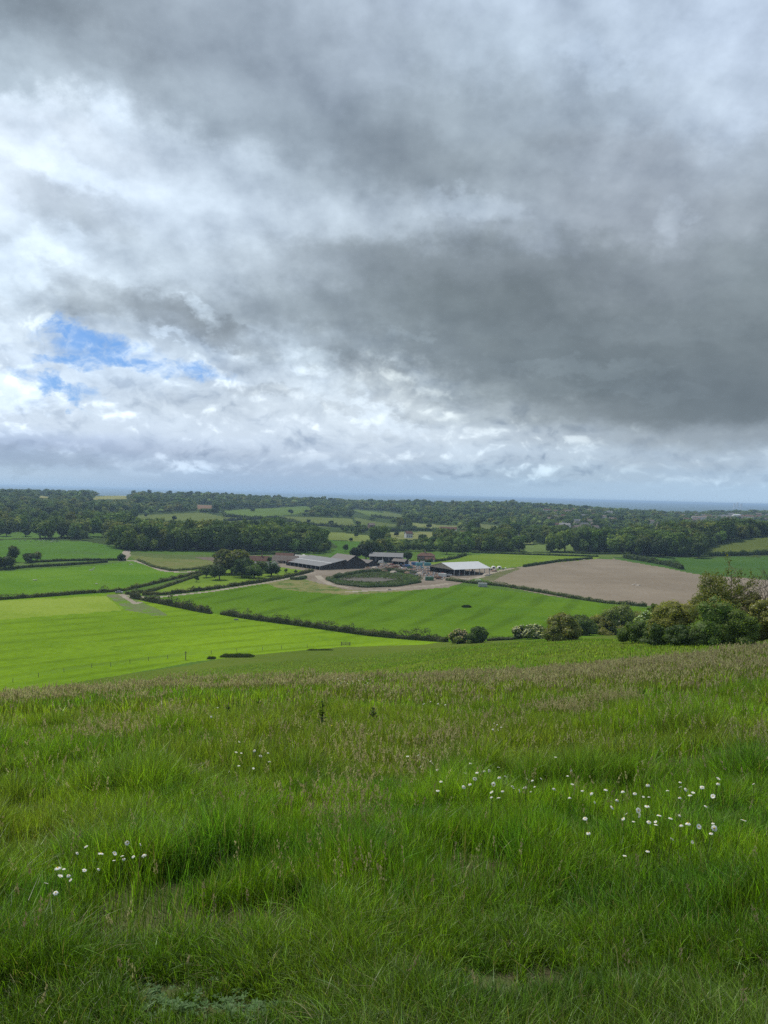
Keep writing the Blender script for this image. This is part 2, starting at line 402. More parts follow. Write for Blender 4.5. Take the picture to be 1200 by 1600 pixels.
# ------------------------------------------------------------------ materials
def new_mat(name):
    m = bpy.data.materials.new(name); m.use_nodes = True
    m.node_tree.nodes.clear(); N = NT(m.node_tree)
    out = N.node('ShaderNodeOutputMaterial')
    return m, N, out
def principled(N, out, col, rough=.85, spec=.2, bump=None, bstr=.3, bdist=.1, metal=0.0):
    p = N.node('ShaderNodeBsdfPrincipled')
    N.put(p.inputs['Base Color'], (*col, 1) if isinstance(col, (tuple, list)) else col)
    N.put(p.inputs['Roughness'], rough); p.inputs['Specular IOR Level'].default_value = spec
    p.inputs['Metallic'].default_value = metal
    if bump is not None:
        b = N.node('ShaderNodeBump'); b.inputs['Strength'].default_value = bstr; b.inputs['Distance'].default_value = bdist
        N.l.new(bump, b.inputs['Height']); N.l.new(b.outputs[0], p.inputs['Normal'])
    N.l.new(p.outputs[0], out.inputs[0])
    return p
def pos(N):
    return N.node('ShaderNodeNewGeometry').outputs['Position']
def m_plain(name, c, var=.18, scale=1.5, rough=.8, spec=.2, metal=0.0, objv=0.0, bump=.0):
    m, N, out = new_mat(name)
    n = N.noise(N.node('ShaderNodeTexCoord').outputs['Object'], scale, 5, .6)[0]
    f = N.math('ADD', 1 - var, N.math('MULTIPLY', n, 2 * var))
    if objv:
        rnd = N.node('ShaderNodeObjectInfo').outputs['Random']
        f = N.math('MULTIPLY', f, N.math('ADD', 1 - objv, N.math('MULTIPLY', rnd, 2 * objv)))
    col = N.mix(1.0, c, N.comb(f, f, f), 'MULTIPLY')
    principled(N, out, col, rough, spec, n if bump else None, bump or .3, .05, metal)
    return m
def m_foliage(name, transl=.35, hue=.10, rough=.6, spec=.25, val=.16):
    m, N, out = new_mat(name)
    at = N.node('ShaderNodeAttribute', attribute_name='tint').outputs['Color']
    rnd = N.node('ShaderNodeObjectInfo').outputs['Random']
    r2 = N.math('FRACT', N.math('MULTIPLY', rnd, 7.31)); 
    v = N.math('ADD', 1 - val, N.math('MULTIPLY', rnd, val * 2))
    col = N.mix(1.0, at, N.comb(N.math('MULTIPLY', v, N.math('ADD', 1 - hue, N.math('MULTIPLY', r2, 2 * hue))), v, N.math('MULTIPLY', v, .98)), 'MULTIPLY')
    p = N.node('ShaderNodeBsdfPrincipled'); N.l.new(col, p.inputs['Base Color'])
    p.inputs['Roughness'].default_value = rough; p.inputs['Specular IOR Level'].default_value = spec
    t = N.node('ShaderNodeBsdfTranslucent'); N.l.new(N.mix(1.0, col, (1.25, 1.3, .55), 'MULTIPLY'), t.inputs[0])
    mx = N.node('ShaderNodeMixShader'); mx.inputs[0].default_value = transl
    N.l.new(p.outputs[0], mx.inputs[1]); N.l.new(t.outputs[0], mx.inputs[2]); N.l.new(mx.outputs[0], out.inputs[0])
    return m
def m_ground(name, c1, c2, s1=.01, s2=.2, c3=None, t3=(.5, .62), lines=None, fine=.45, rough=.95, stretch=None, bump=.0):
    """field or ground: two tones over two scales, an optional third patchy tone, optional working lines"""
    m, N, out = new_mat(name)
    P = pos(N)
    a = N.ramp01(N.noise(P, s1, 4, .55)[0], .32, .68)
    b = N.ramp01(N.noise(P, s2, 5, .65)[0], .25, .75)
    f = N.math('ADD', N.math('MULTIPLY', a, .6), N.math('MULTIPLY', b, .4))
    cm = [(u + v) / 2 for u, v in zip(c1, c2)]
    col = N.mix(f, tuple(m_ + (u - m_) * 1.5 for u, m_ in zip(c1, cm)), tuple(m_ + (u - m_) * 1.5 for u, m_ in zip(c2, cm)))
    if c3 is not None:
        q = N.ramp01(N.noise(P, s1 * 2.7, 7, .68)[0], *t3)
        col = N.mix(q, col, c3)
    if lines is not None:
        ang, per, amt = lines[:3]
        mp = N.node('ShaderNodeMapping'); mp.inputs['Rotation'].default_value = (0, 0, ang); N.l.new(P, mp.inputs[0])
        wv = N.node('ShaderNodeTexWave', wave_type='BANDS', bands_direction='X'); N.l.new(mp.outputs[0], wv.inputs[0])
        wv.inputs['Scale'].default_value = .314159 / per * 1.0; wv.inputs['Distortion'].default_value = lines[3] if len(lines) > 3 else 1.5
        wv.inputs['Detail'].default_value = 2; wv.inputs['Detail Scale'].default_value = .5
        w = N.ramp01(wv.outputs[1], .55, 1.0)
        w = N.math('MULTIPLY', w, N.ramp01(N.noise(P, .03, 3, .6)[0], .35, .6))
        col = N.mix(N.math('MULTIPLY', w, amt), col, tuple(v * .55 for v in c1))
    fn = N.noise(P, fine, 6, .75)[0]
    k = N.math('ADD', .55, N.math('MULTIPLY', fn, .90))
    col = N.mix(1.0, col, N.comb(k, k, k), 'MULTIPLY')
    principled(N, out, col, rough, 0.0, fn if bump else None, bump, .2)
    return m
M_FOL = m_foliage('leaves', .45)
M_FARFOL = m_foliage('far_leaves', .2, .10, .8, .05, .30)
M_BARK = m_plain('bark', (.07, .055, .04), .3, 6, .95)
M_WOODPOST = m_plain('weathered_wood', (.16, .13, .1), .3, 8, .9)
# ------------------------------------------------------------------ fields and ground
GREEN = (.075, .20, .016)
FIELDS = [   # name, label, category, picture outline, material; later ones lie over earlier ones
 ('lime_pasture', 'bright lime green pasture sloping away below the long grass', 'field',
  [(-400,930),(0,936),(190,926),(330,958),(345,960),(520,987),(690,1003),(660,1007),(533,1011),(440,1019),(300,1034),(120,1066),(40,1080),(-60,1100),(-400,1150)],
  m_ground('lime_turf', (.105, .185, .010), (.145, .24, .013), .012, .12, (.070, .14, .014), (.58, .75), lines=(.9, 16, .4))),
 ('pale_pasture', 'pale yellow-green strip of pasture below the long left hedge', 'field',
  [(-400,938),(0,938),(165,931),(178,942),(190,953),(120,959),(0,968),(-400,985)],
  m_ground('yellow_turf', (.155, .225, .025), (.195, .26, .04), .02, .15)),
 ('bare_patch', 'bare grey-brown worn ground beside the hedge corner and lane', 'field',
  [(165,930),(202,927),(212,936),(232,945),(250,953),(262,961),(240,962),(215,956),(196,953),(184,943)],
  m_ground('worn_soil', (.150, .140, .095), (.10, .15, .04), .03, .3, (.10, .18, .02), (.48, .6))),
 ('middle_field', 'smooth mid green field between the farm track and the diagonal hedge', 'field',
  [(232,935),(330,922),(412,911),(440,909),(480,922),(560,925),(620,922),(690,915),(745,917),(850,930),(945,943),(1010,950),(1040,985),(860,1000),(780,1000),(690,1003),(520,987),(345,960),(330,958)],
  m_ground('crop_green', (.066, .132, .010), (.088, .162, .012), .01, .06, (.05, .12, .02), (.55, .8), lines=(.35, 20, .45))),
 ('flowering_verge', 'straw coloured rough verge between the farm tracks and field', 'field',
  [(412,911),(440,905),(470,905),(500,908),(530,918),(600,923),(700,914),(690,917),(620,925),(540,930),(480,925),(440,920)],
  m_ground('dry_verge', (.13, .15, .045), (.18, .165, .075), .04, .3, (.06, .11, .025), (.5, .62))),
 ('sheep_pasture', 'green pasture with resting sheep between the hedges and the curving track', 'field',
  [(-400,908),(0,893),(60,889),(165,883),(200,877),(213,876),(232,883),(258,892),(290,897),(268,902),(188,926),(0,936),(-400,938)],
  m_ground('sheep_turf', (.070, .150, .013), (.098, .185, .017), .015, .1, (.085, .15, .025), (.55, .75))),
 ('hedged_strip', 'narrow pale green strip of grass between two clipped hedges', 'field',
  [(-400,893),(0,881),(20,878),(95,877),(200,875),(168,881),(40,888),(0,892),(-400,908)],
  m_ground('pale_turf', (.07, .115, .03), (.09, .14, .035), .03, .2)),
 ('cattle_pasture', 'darker green pasture where the cattle herd stands by the wood', 'field',
  [(-400,838),(0,844),(60,843),(135,846),(175,853),(193,862),(196,866),(187,876),(60,877),(0,880),(-400,890)],
  m_ground('cattle_turf', (.056, .125, .018), (.075, .15, .022), .01, .08, (.065, .12, .028), (.5, .7), lines=(1.3, 14, .3))),
 ('wood_edge_grass', 'dull strip of grass running along the foot of the wood', 'field',
  [(195,862),(260,866),(330,868),(480,867),(520,868),(520,872),(345,872),(330,878),(245,872),(205,869)],
  m_ground('dull_turf', (.075, .105, .034), (.09, .12, .04), .02, .2)),
 ('rough_field', 'rough olive and straw field inside the bend of the track', 'field',
  [(196,867),(245,872),(330,876),(345,882),(325,888),(295,891),(270,893),(250,886),(228,879),(212,875)],
  m_ground('rough_grass', (.10, .135, .035), (.14, .145, .055), .05, .25, (.08, .085, .035), (.55, .7))),
 ('fallow_strip', 'grey-brown strip of fallow soil beside the big farm tree', 'field',
  [(303,871),(400,868),(420,878),(345,882),(330,877)],
  m_ground('fallow', (.12, .10, .08), (.145, .12, .095), .05, .4)),
 ('orchard_grass', 'bright grass of the triangular orchard between two lane hedges', 'field',
  [(215,930),(262,912),(330,893),(360,884),(430,884),(487,889),(488,892),(440,905),(330,920)],
  m_ground('orchard_turf', (.10, .165, .018), (.13, .195, .025), .03, .2)),
 ('yard', 'dusty pinkish farmyard ground around the barns and sheds', 'yard',
  [(425,884),(455,876),(560,872),(600,880),(655,876),(700,876),(790,884),(770,893),(745,902),(720,912),(700,918),(600,924),(545,922),(500,912),(470,902),(488,893)],
  m_ground('yard_dust', (.155, .13, .10), (.21, .18, .145), .03, .3, (.09, .085, .055), (.55, .7))),
 ('slurry_bank', 'green weedy bank ringing the grey slurry lagoon', 'bank',
  [(514,905),(530,898),(560,893),(600,892),(640,894),(658,902),(650,910),(620,915),(570,917),(532,913)],
  m_ground('weedy_bank', (.035, .060, .018), (.055, .08, .024), .05, .4, (.08, .075, .04), (.6, .75))),
 ('slurry_lagoon', 'flat grey surface of the oval lagoon inside the weedy bank', 'lagoon',
  [(528,905),(540,902.5),(570,901.5),(600,902),(622,905.5),(600,908.5),(560,908.5)],
  m_ground('slurry', (.10, .092, .08), (.12, .112, .10), .05, .4, rough=.5)),
 ('shed_field', 'yellow-green field behind the open-sided cattle shed', 'field',
  [(650,880),(690,871),(730,866),(800,866),(900,867),(937,870),(930,874),(800,886),(778,889),(740,886),(700,884)],
  m_ground('yellow_green', (.105, .165, .018), (.135, .19, .024), .02, .15)),
 ('ploughed_field', 'large pinkish-brown ploughed field with faint working lines', 'field',
  [(756,905),(752,900),(775,892),(800,887),(868,879),(935,873),(960,873),(1010,882),(1095,898),(1200,906),(1320,915),(1320,935),(1150,950),(1000,946),(940,940),(850,929),(790,917)],
  m_ground('plough', (.180, .150, .112), (.215, .182, .140), .012, .2, (.195, .162, .120), (.5, .75), lines=(1.05, 4.5, .5, .8), fine=.9)),
 ('headland', 'greenish weedy headland strip at the shed end of the ploughed field', 'field',
  [(752,903),(775,893),(800,887),(815,888),(780,902),(770,908),(757,907)],
  m_ground('headland_weeds', (.09, .105, .042), (.12, .12, .06), .05, .3)),
 ('valley_pasture', 'mid green pasture behind the ploughed field under the wood', 'field',
  [(960,873),(985,870),(1105,872),(1200,869),(1320,868),(1320,912),(1200,905),(1095,897),(1010,881)],
  m_ground('valley_turf', (.044, .095, .02), (.056, .11, .022), .015, .1)),
 ('thin_meadow', 'thin pale meadow strip in front of the distant hedges', 'field',
  [(737,864),(860,864),(985,866),(985,871),(937,870),(900,867),(800,866)],
  m_ground('thin_turf', (.085, .125, .032), (.105, .14, .04), .03, .2)),
 ('hill_pasture', 'olive green pasture climbing the rise behind the bare tree', 'field',
  [(1104,866),(1108,856),(1140,849),(1200,838),(1330,830),(1330,866),(1200,867)],
  m_ground('hill_turf', (.075, .098, .022), (.09, .112, .026), .015, .1)),
]
FAR = [   # small distant fields seen between the woods
 ('distant_field', 'light green far field left of the wood, nearest the frame edge', [(-60,833),(0,832),(50,830),(102,829),(103,838),(60,840),(0,842),(-60,843)], (.11,.20,.04)),
 ('distant_field', 'short light green far field just behind the cattle pasture hedge', [(137,832),(160,832),(158,841),(138,840)], (.11,.20,.04)),
 ('distant_field', 'long pale olive field lying above the front wood', [(170,808),(227,804),(313,800),(353,808),(410,812),(380,816),(300,817),(245,813)], (.15,.19,.055)),
 ('distant_field', 'soft green far field with scattered oaks behind the long olive field', [(340,798),(410,794),(477,791),(490,794),(460,804),(430,806),(413,809),(353,806)], (.13,.20,.045)),
 ('distant_field', 'broad olive far field above the centre of the wood', [(428,807),(490,808),(550,811),(556,822),(500,824),(460,818)], (.15,.19,.055)),
 ('distant_field', 'thin slanting far field on the wooded slope at centre', [(545,794),(580,798),(627,806),(620,811),(577,805)], (.14,.20,.05)),
 ('distant_field', 'small slanting far field between two dark hedgerow lines', [(552,808),(583,814),(632,821),(600,824),(560,818)], (.13,.17,.05)),
 ('distant_field', 'bright yellow-green far field directly above the dark barn', [(507,832),(530,832),(578,837),(577,847),(513,843)], (.21,.26,.07)),
 ('distant_field', 'pale straw far field above the grey steel shed', [(609,832),(677,831),(674,841),(637,843),(611,842)], (.25,.27,.10)),
 ('distant_field', 'pale thin far field above the red brick house', [(643,817),(700,821),(747,824),(697,828),(647,824)], (.22,.25,.09)),
 ('distant_field', 'green far field wedge dropping towards the dark barn', [(513,844),(563,846),(557,856),(525,873),(511,872),(528,854)], (.09,.19,.03)),
 ('distant_field', 'pale level far field between the right-hand trees', [(806,853),(850,850),(894,850),(896,861),(825,862)], (.17,.24,.07)),
 ('distant_field', 'yellow far field high on the left ridge', [(150,775),(198,774),(199,780),(141,782)], (.30,.30,.10)),
 ('distant_field', 'tiny yellow far field high on the left ridge', [(61,774),(76,776),(74,780),(62,779)], (.32,.30,.12)),
 ('distant_field', 'reddish bare earth far field below the ridge', [(306,788),(331,788),(331,794),(308,794)], (.26,.17,.11)),
 ('distant_field', 'pale far field behind the wood by the straw field', [(712,833),(732,835),(738,842),(716,841)], (.22,.26,.10)),
]
FAR += [('distant_field', 'dull thin far field on the slope above the brick house', [(748,818),(778,822),(776,828),(750,825)], (.16,.19,.07)),
 ('distant_field', 'pale far strip between dark trees behind the shed field', [(806,841),(834,844),(832,850),(808,849)], (.20,.24,.09)),
 ('distant_field', 'green far paddock at the top centre of the woods', [(598,798),(628,804),(626,810),(600,805)], (.14,.18,.06))]
m_default = m_ground('farmland_grass', (.06, .11, .02), (.075, .13, .025), .01, .1)
m_soil = m_ground('soil', (.060, .075, .028), (.075, .085, .032), .8, 6, (.085, .068, .045), (.50, .62), fine=40)
m_hill = m_ground('downland_grass', (.072, .110, .016), (.095, .130, .022), .025, .35, (.115, .125, .035), (.56, .76), fine=1.6)
m_wood = m_ground('woodland_floor', (.035, .055, .018), (.05, .075, .022), .005, .03)
m_plain_far = m_ground('far_country', (.04, .06, .03), (.06, .085, .04), .0012, .006, (.16, .18, .09), (.60, .66), fine=.01)

def build_ground():
    fine = np.arange(-33, 33.001, .055)
    az = np.concatenate([np.arange(-180, -33, 3.0), fine, np.arange(36, 180, 3.0)])
    az = np.unique(np.round(az, 4)); A = len(az)
    ds = [.35]
    while ds[-1] < 42000:
        d = ds[-1]
        if d < 100: step = d * .045
        else: step = min(max(d * d / (62 * FPX) * 1.15, d * .004), d * .02)
        if d > 5000: step = d * .05
        ds.append(d + step)
    ds = np.array(ds); D = len(ds)
    AZ, DD = np.meshgrid(np.radians(az), ds, indexing='ij')
    X = DD * np.sin(AZ); Y = DD * np.cos(AZ); Z = terrain(X, Y)
    V = np.stack([X, Y, Z], -1).reshape(-1, 3)
    i = np.arange(A); j = np.arange(D - 1)
    I, J = np.meshgrid(i, j, indexing='ij'); I2 = (I + 1) % A
    Q = np.stack([I * D + J, I * D + J + 1, I2 * D + J + 1, I2 * D + J], -1).reshape(-1, 4)
    C = V[Q].mean(1); cx, cyy = C[:, 0], C[:, 1]; cd = np.hypot(cx, cyy)
    ids = np.where(cd < 14, 5, 0)                     # 0 hillside, 5 soil under the meadow
    foot = np.interp(np.degrees(np.arctan2(cx, cyy)), AZK, [240, 262, 320, 330, 340, 360, 380])
    front = np.abs(np.degrees(np.arctan2(cx, cyy))) < 75
    ids[(cd > foot) & front] = 1
    ids[(cd > 860) & front] = 2
    ids[(cd > 4200) & front] = 3
    jit = .6 * (fbm(cx / 9, cyy / 9, 21, 3) - .5)
    for k, f in enumerate(FIELDS):
        poly = [unproj(x, y, 60 if y < 1010 else 150)[:2] for x, y in dens(f[3], 6)]
        s = 1 + jit * .02
        ids[inpoly(cx * s, cyy * s, poly)] = 10 + k
    for k, f in enumerate(FAR):
        poly = [unproj(x, y, 60)[:2] for x, y in dens(f[2], 4)]
        ids[inpoly(cx, cyy, poly)] = 100 + k
    # farm roads: ribbons a few metres wide
    for name, pts, wid in TRACKS:
        w = [unproj(x, y, 60) for x, y in pts]
        best = np.full(len(cx), 1e9)
        sel = np.nonzero((cd > 300) & (cd < 1100) & front)[0]
        b = np.full(len(sel), 1e9)
        for a_, b_ in zip(w[:-1], w[1:]):
            ax, ay = a_.x, a_.y; dx, dy = b_.x - ax, b_.y - ay; L = dx * dx + dy * dy + 1e-9
            t = np.clip(((cx[sel] - ax) * dx + (cyy[sel] - ay) * dy) / L, 0, 1)
            b = np.minimum(b, np.hypot(cx[sel] - ax - t * dx, cyy[sel] - ay - t * dy))
        ids[sel[b < wid / 2]] = {'lane': 60, 'farm_track': 61, 'gravel_track': 62, 'field_path': 63}[name]
    m_track = m_ground('pale_track', (.22, .19, .15), (.28, .25, .20), .05, .5)
    def emit(name, mask, mat, label, cat):
        q = Q[mask]
        if len(q) == 0: return
        u, inv = np.unique(q, return_inverse=True)
        me = mesh_np(name, V[u], quads=inv.reshape(-1, 4), mats=[mat], smooth=True)
        link(name, me, label=label, cat=cat, kind='structure')
    emit('hillside', ids == 0, m_hill, 'grassy chalk hillside dropping away from the viewer', 'ground')
    emit('meadow_soil', ids == 5, m_soil, 'brown turf and soil under the meadow grass', 'ground')
    emit('farmland', ids == 1, m_default, 'plain green farmland between the named fields of the valley', 'ground')
    emit('woodland_floor', ids == 2, m_wood, 'dark wooded ground rolling up behind the farm', 'ground')
    emit('far_plain', ids == 3, m_plain_far, 'hazy blue lowland stretching to the horizon', 'ground')
    for k, f in enumerate(FIELDS): emit(f[0], ids == 10 + k, f[4], f[1], f[2])
    for k, f in enumerate(FAR):
        c = f[3]; emit(f[0], ids == 100 + k, m_ground('far_field_grass', tuple(v * .56 for v in c), tuple(v * .72 for v in c), .01, .05), f[1], 'field')
    for nm, idd, lb in (('lane', 60, 'narrow pale lane running between hedges to the farm'), ('farm_track', 61, 'dusty track curving round the green lagoon bank'),
                        ('gravel_track', 62, 'pale gravel track skirting the sheep pasture'), ('field_path', 63, 'short pale path running into the wood')):
        emit(nm, ids == idd, m_track, lb, 'track')
TRACKS = [
 ('lane', [(190,929),(235,934),(330,924),(412,911),(455,903),(490,895)], 4.0),
 ('lane', [(190,929),(212,943),(220,940)], 3.0),
 ('farm_track', [(545,925),(600,922),(640,917),(680,915),(700,912)], 5.0),
 ('farm_track', [(497,900),(503,906),(518,914),(545,919)], 4.5),
 ('farm_track', [(700,905),(745,903),(775,893),(800,888)], 5.0),
 ('gravel_track', [(199,867),(190,876),(212,876),(232,882),(258,892),(285,894),(300,893)], 6.5),
 ('field_path', [(190,875),(199,861)], 7.0),
]
build_ground()
# ------------------------------------------------------------------ foliage meshes
_ICO = None
def ico(sub=1):
    bm = bmesh.new(); bmesh.ops.create_icosphere(bm, subdivisions=sub, radius=1)
    v = np.array([p.co[:] for p in bm.verts]); f = np.array([[q.index for q in fa.verts] for fa in bm.faces]); bm.free()
    return v, f
ICO1 = ico(1); ICO2 = ico(2)
def leaf_quads(rng, C, Nn, size, asp=.6):
    """one leaf-clump quad at each centre, facing roughly along its normal"""
    n = len(C)
    Nn = Nn + rng.normal(0, .55, (n, 3)); Nn /= np.linalg.norm(Nn, axis=1)[:, None] + 1e-9
    t = rng.normal(0, 1, (n, 3)); t -= (t * Nn).sum(1)[:, None] * Nn; t /= np.linalg.norm(t, axis=1)[:, None] + 1e-9
    b = np.cross(Nn, t); s = size[:, None]
    V = np.stack([C - t * s, C - b * s * asp + Nn * s * .15, C + t * s, C + b * s * asp - Nn * s * .15], 1).reshape(-1, 3)
    return V, np.arange(4 * n).reshape(-1, 4)
def crown_mesh(name, seed, W, H, base, n, leaf, tones, lobes=9, flower=None, flow_n=0, top_tone=None, mat=None, flat=.8, core=.82, open_=0.0, bushy=False):
    """broadleaf crown: lobes of leaf clumps round a loose core.  W width, H height, base = height where foliage starts"""
    rng = np.random.default_rng(seed)
    L = []
    for k in range(lobes):
        a = rng.uniform(0, 6.283); rr = math.sqrt(rng.uniform(0, 1)) * .31 * W
        zz = base + (H - base) * rng.uniform(.2, .8)
        shrink = 1 - .55 * abs((zz - base) / (H - base) - .45)
        r = rng.uniform(.17, .27) * W * shrink
        r = min(r, (H - base) * .42)
        zz = min(max(zz, base + r * .75), H - r * .8)
        if bushy:
            fr = rng.uniform(0, 1) ** .8; zz = H * (.12 + .66 * fr); r = min(W * rng.uniform(.11, .25), H * .28) * (1.1 - .4 * fr)
            lim = .5 * W - r * .9; rr = math.sqrt(rng.uniform(0, 1)) * lim * (1.0 - .55 * fr ** 2); shrink = 1
            zz = min(zz, H - r * .7)
        L.append((math.cos(a) * rr * shrink, math.sin(a) * rr * shrink, zz, r))
    L.append((0, 0, base + (H - base) * .5, min(.33 * W, (H - base) * .45)))
    L = np.array(L); Vs = []; Qs = []; Ts = []; Cs = []; off = 0
    pr = L[:, 3] ** 2; pr /= pr.sum()
    li = rng.choice(len(L), n, p=pr)
    dv = rng.normal(0, 1, (n, 3)); dv[:, 2] += .25; dv /= np.linalg.norm(dv, axis=1)[:, None]
    rad = L[li, 3] * (rng.uniform(.72, 1.12, n) + open_ * rng.normal(0, .12, n))
    C = L[li, :3] + dv * rad[:, None] * np.array([1, 1, flat])
    C[:, 2] = np.maximum(C[:, 2], base * .6)
    if bushy: C[:, 2] = np.abs(C[:, 2] - .02)
    tones = np.array(tones); lt = rng.integers(0, len(tones), len(L))
    tn = tones[lt[li]] * rng.uniform(.72, 1.28, (n, 1)) * (1 + rng.normal(0, .06, (n, 3)))
    mixm = rng.random(n) < .3; tn[mixm] = tones[rng.integers(0, len(tones), mixm.sum())]
    if top_tone is not None:
        m = rng.random(n) < sstep(C[:, 2], base + (H - base) * .55, H) * .8
        tn[m] = np.array(top_tone) * rng.uniform(.75, 1.2, (m.sum(), 1))
    sz = leaf * rng.uniform(.6, 1.35, n)
    v, q = leaf_quads(rng, C, dv, sz); Vs.append(v); Qs.append(q); Cs.append(np.repeat(tn, 4, 0)); off = len(v)
    if flow_n:
        k = rng.choice(n, flow_n); keep = dv[k, 2] > -.1; k = k[keep]
        cc = C[k] + dv[k] * leaf * .5
        # blossom gathers in sprays
        cl = fbm(cc[:, 0] * 1.1, cc[:, 2] * 1.1 + cc[:, 1], seed, 2) > .5; cc = cc[cl]; dd = dv[k][cl]
        if len(cc):
            v, q = leaf_quads(rng, cc, dd, leaf * rng.uniform(.6, 1.1, len(cc)), .8)
            Vs.append(v); Qs.append(q + off); off += len(v)
            Cs.append(np.repeat(np.array(flower) * rng.uniform(.8, 1.05, (len(cc), 1)), 4, 0))
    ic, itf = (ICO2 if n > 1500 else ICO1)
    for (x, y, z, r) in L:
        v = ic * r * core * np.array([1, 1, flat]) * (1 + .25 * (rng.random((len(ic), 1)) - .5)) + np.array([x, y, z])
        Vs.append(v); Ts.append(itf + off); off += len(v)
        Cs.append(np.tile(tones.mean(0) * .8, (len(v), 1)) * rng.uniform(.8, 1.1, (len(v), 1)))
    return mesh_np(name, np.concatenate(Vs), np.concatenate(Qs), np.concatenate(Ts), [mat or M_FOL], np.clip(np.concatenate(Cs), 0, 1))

def tube(P, Rr, k=6):
    """tapered tube along points P"""
    P = np.array(P, float); n = len(P); V = []
    for i in range(n):
        d = P[min(i + 1, n - 1)] - P[max(i - 1, 0)]; d /= np.linalg.norm(d) + 1e-9
        a = np.cross(d, [0.3, .9, .1]); a /= np.linalg.norm(a) + 1e-9; b = np.cross(d, a)
        for j in range(k):
            t = 6.2832 * j / k; V.append(P[i] + (a * math.cos(t) + b * math.sin(t)) * Rr[i])
    Q = [(i * k + j, i * k + (j + 1) % k, (i + 1) * k + (j + 1) % k, (i + 1) * k + j) for i in range(n - 1) for j in range(k)]
    return np.array(V), np.array(Q)
def trunk_mesh(name, seed, H, r, crown_w=4.0, limbs=4, base=0.0):
    rng = np.random.default_rng(seed); Vs = []; Qs = []; off = 0
    def add(P, Rr, k=6):
        nonlocal off
        v, q = tube(P, Rr, k); Vs.append(v); Qs.append(q + off); off += len(v)
    lx, ly = rng.normal(0, .06, 2) * H
    main = [(0, 0, -.3), (0, 0, .1), (lx * .3, ly * .3, H * .3), (lx, ly, H * .62), (lx * 1.2, ly * .8, H * .85)]
    add(main, [r * 1.35, r * 1.1, r * .8, r * .45, r * .12], 7)
    for k in range(limbs):
        a = rng.uniform(0, 6.28) ; h = H * rng.uniform(.25, .5); L = crown_w * rng.uniform(.22, .38)
        add([(lx * .4, ly * .4, h), (lx * .4 + math.cos(a) * L * .5, ly * .4 + math.sin(a) * L * .5, h + H * .14), (lx * .4 + math.cos(a) * L, ly * .4 + math.sin(a) * L, h + H * .3)], [r * .5, r * .3, r * .06], 5)
    return mesh_np(name, np.concatenate(Vs), np.concatenate(Qs), mats=[M_BARK], smooth=True)

DARK = [(.048, .080, .020), (.062, .098, .024), (.038, .066, .019)]
MID = [(.078, .125, .026), (.10, .15, .032), (.062, .102, .024)]
OLIVE = [(.115, .14, .034), (.095, .12, .028), (.14, .16, .042)]
PALE = [(.14, .19, .046), (.115, .165, .040), (.088, .135, .032)]

def make_tree(label, loc, W, H, seed, tones=MID, n=1500, leaf=None, cat='tree', group=None, name='broadleaf_tree', base=.12, trunk=True, rotz=0, **kw):
    root = link(name, None, label=label, cat=cat, group=group, loc=loc, rotz=rotz)
    leaf = leaf or W * .045
    link('crown', crown_mesh('crown', seed, W, H, H * base, n, leaf, tones, **kw), parent=root)
    if trunk: link('trunk', trunk_mesh('trunk', seed + 9, H * .9, max(.08, W * .028), W), parent=root)
    return root

# ------------------------------------------------------------------ woodland behind the farm
WF = [(-400, 834), (0, 836), (33, 838), (55, 842), (135, 845), (160, 850), (195, 862), (260, 865), (330, 867), (480, 867), (516, 867), (530, 869), (560, 871), (600, 866), (640, 862), (690, 863), (735, 863),
      (800, 862), (860, 863), (985, 866), (1000, 869), (1100, 870), (1106, 856), (1140, 846), (1200, 838), (1400, 830)]
WFX = np.array([p[0] for p in WF]); WFY = np.array([p[1] for p in WF])
def wood_points():
    rng = np.random.default_rng(5); out = []
    d = 800.0
    while d < 5200:
        sp = max(9.5, d * .0100)
        for a in np.arange(R(-38), R(38), sp / d):
            aa = a + rng.uniform(-.5, .5) * sp / d; dd = d + rng.uniform(-.5, .5) * sp
            out.append((aa, dd, sp))
        d += sp * .9
    o = np.array(out); x = np.sin(o[:, 0]) * o[:, 1]; y = np.cos(o[:, 0]) * o[:, 1]; z = terrain(x, y)
    n = len(o)
    H = (8 + 14 * rng.random(n) ** 1.4) * (.65 + .7 * fbm(x / 130, y / 130, 31)) * (1 + .25 * (o[:, 1] < 1100)); W = np.maximum(H * rng.uniform(.6, 1.25, n), o[:, 2] * rng.uniform(.8, 1.4, n))
    P0 = np.stack([x, y, z], -1); keep = np.ones(n, bool)
    px0, py0 = proj(P0); keep &= py0 < np.interp(px0, WFX, WFY) - .3
    near = o[:, 1] < 3400
    for f in FAR + [(0, 0, [(1104, 868), (1108, 857), (1140, 850), (1200, 840), (1400, 830), (1400, 870)])]:
        poly = np.array(f[2], float); c = poly.mean(0)
        for hh in (0, .45, .8):
            for sx in (-.3, .3):
                px, py = proj(P0 + np.stack([sx * W, 0 * W, hh * H], -1)); keep &= ~inpoly(px, py, poly)
    # rides and thin spots in the open farmland in the middle, denser at the sides
    op = fbm(x / 260, y / 260, 77)
    pxm = px0; mid = np.exp(-((pxm - 640) / 190) ** 2) * np.exp(-((py0 - 835) / 26) ** 2)
    keep &= ~((rng.random(n) < mid * .6) & (op > .46))
    keep &= ~((op > .61) & (rng.random(n) < .75))
    return x[keep], y[keep], z[keep], W[keep], H[keep], o[keep, 1], px0[keep], py0[keep]

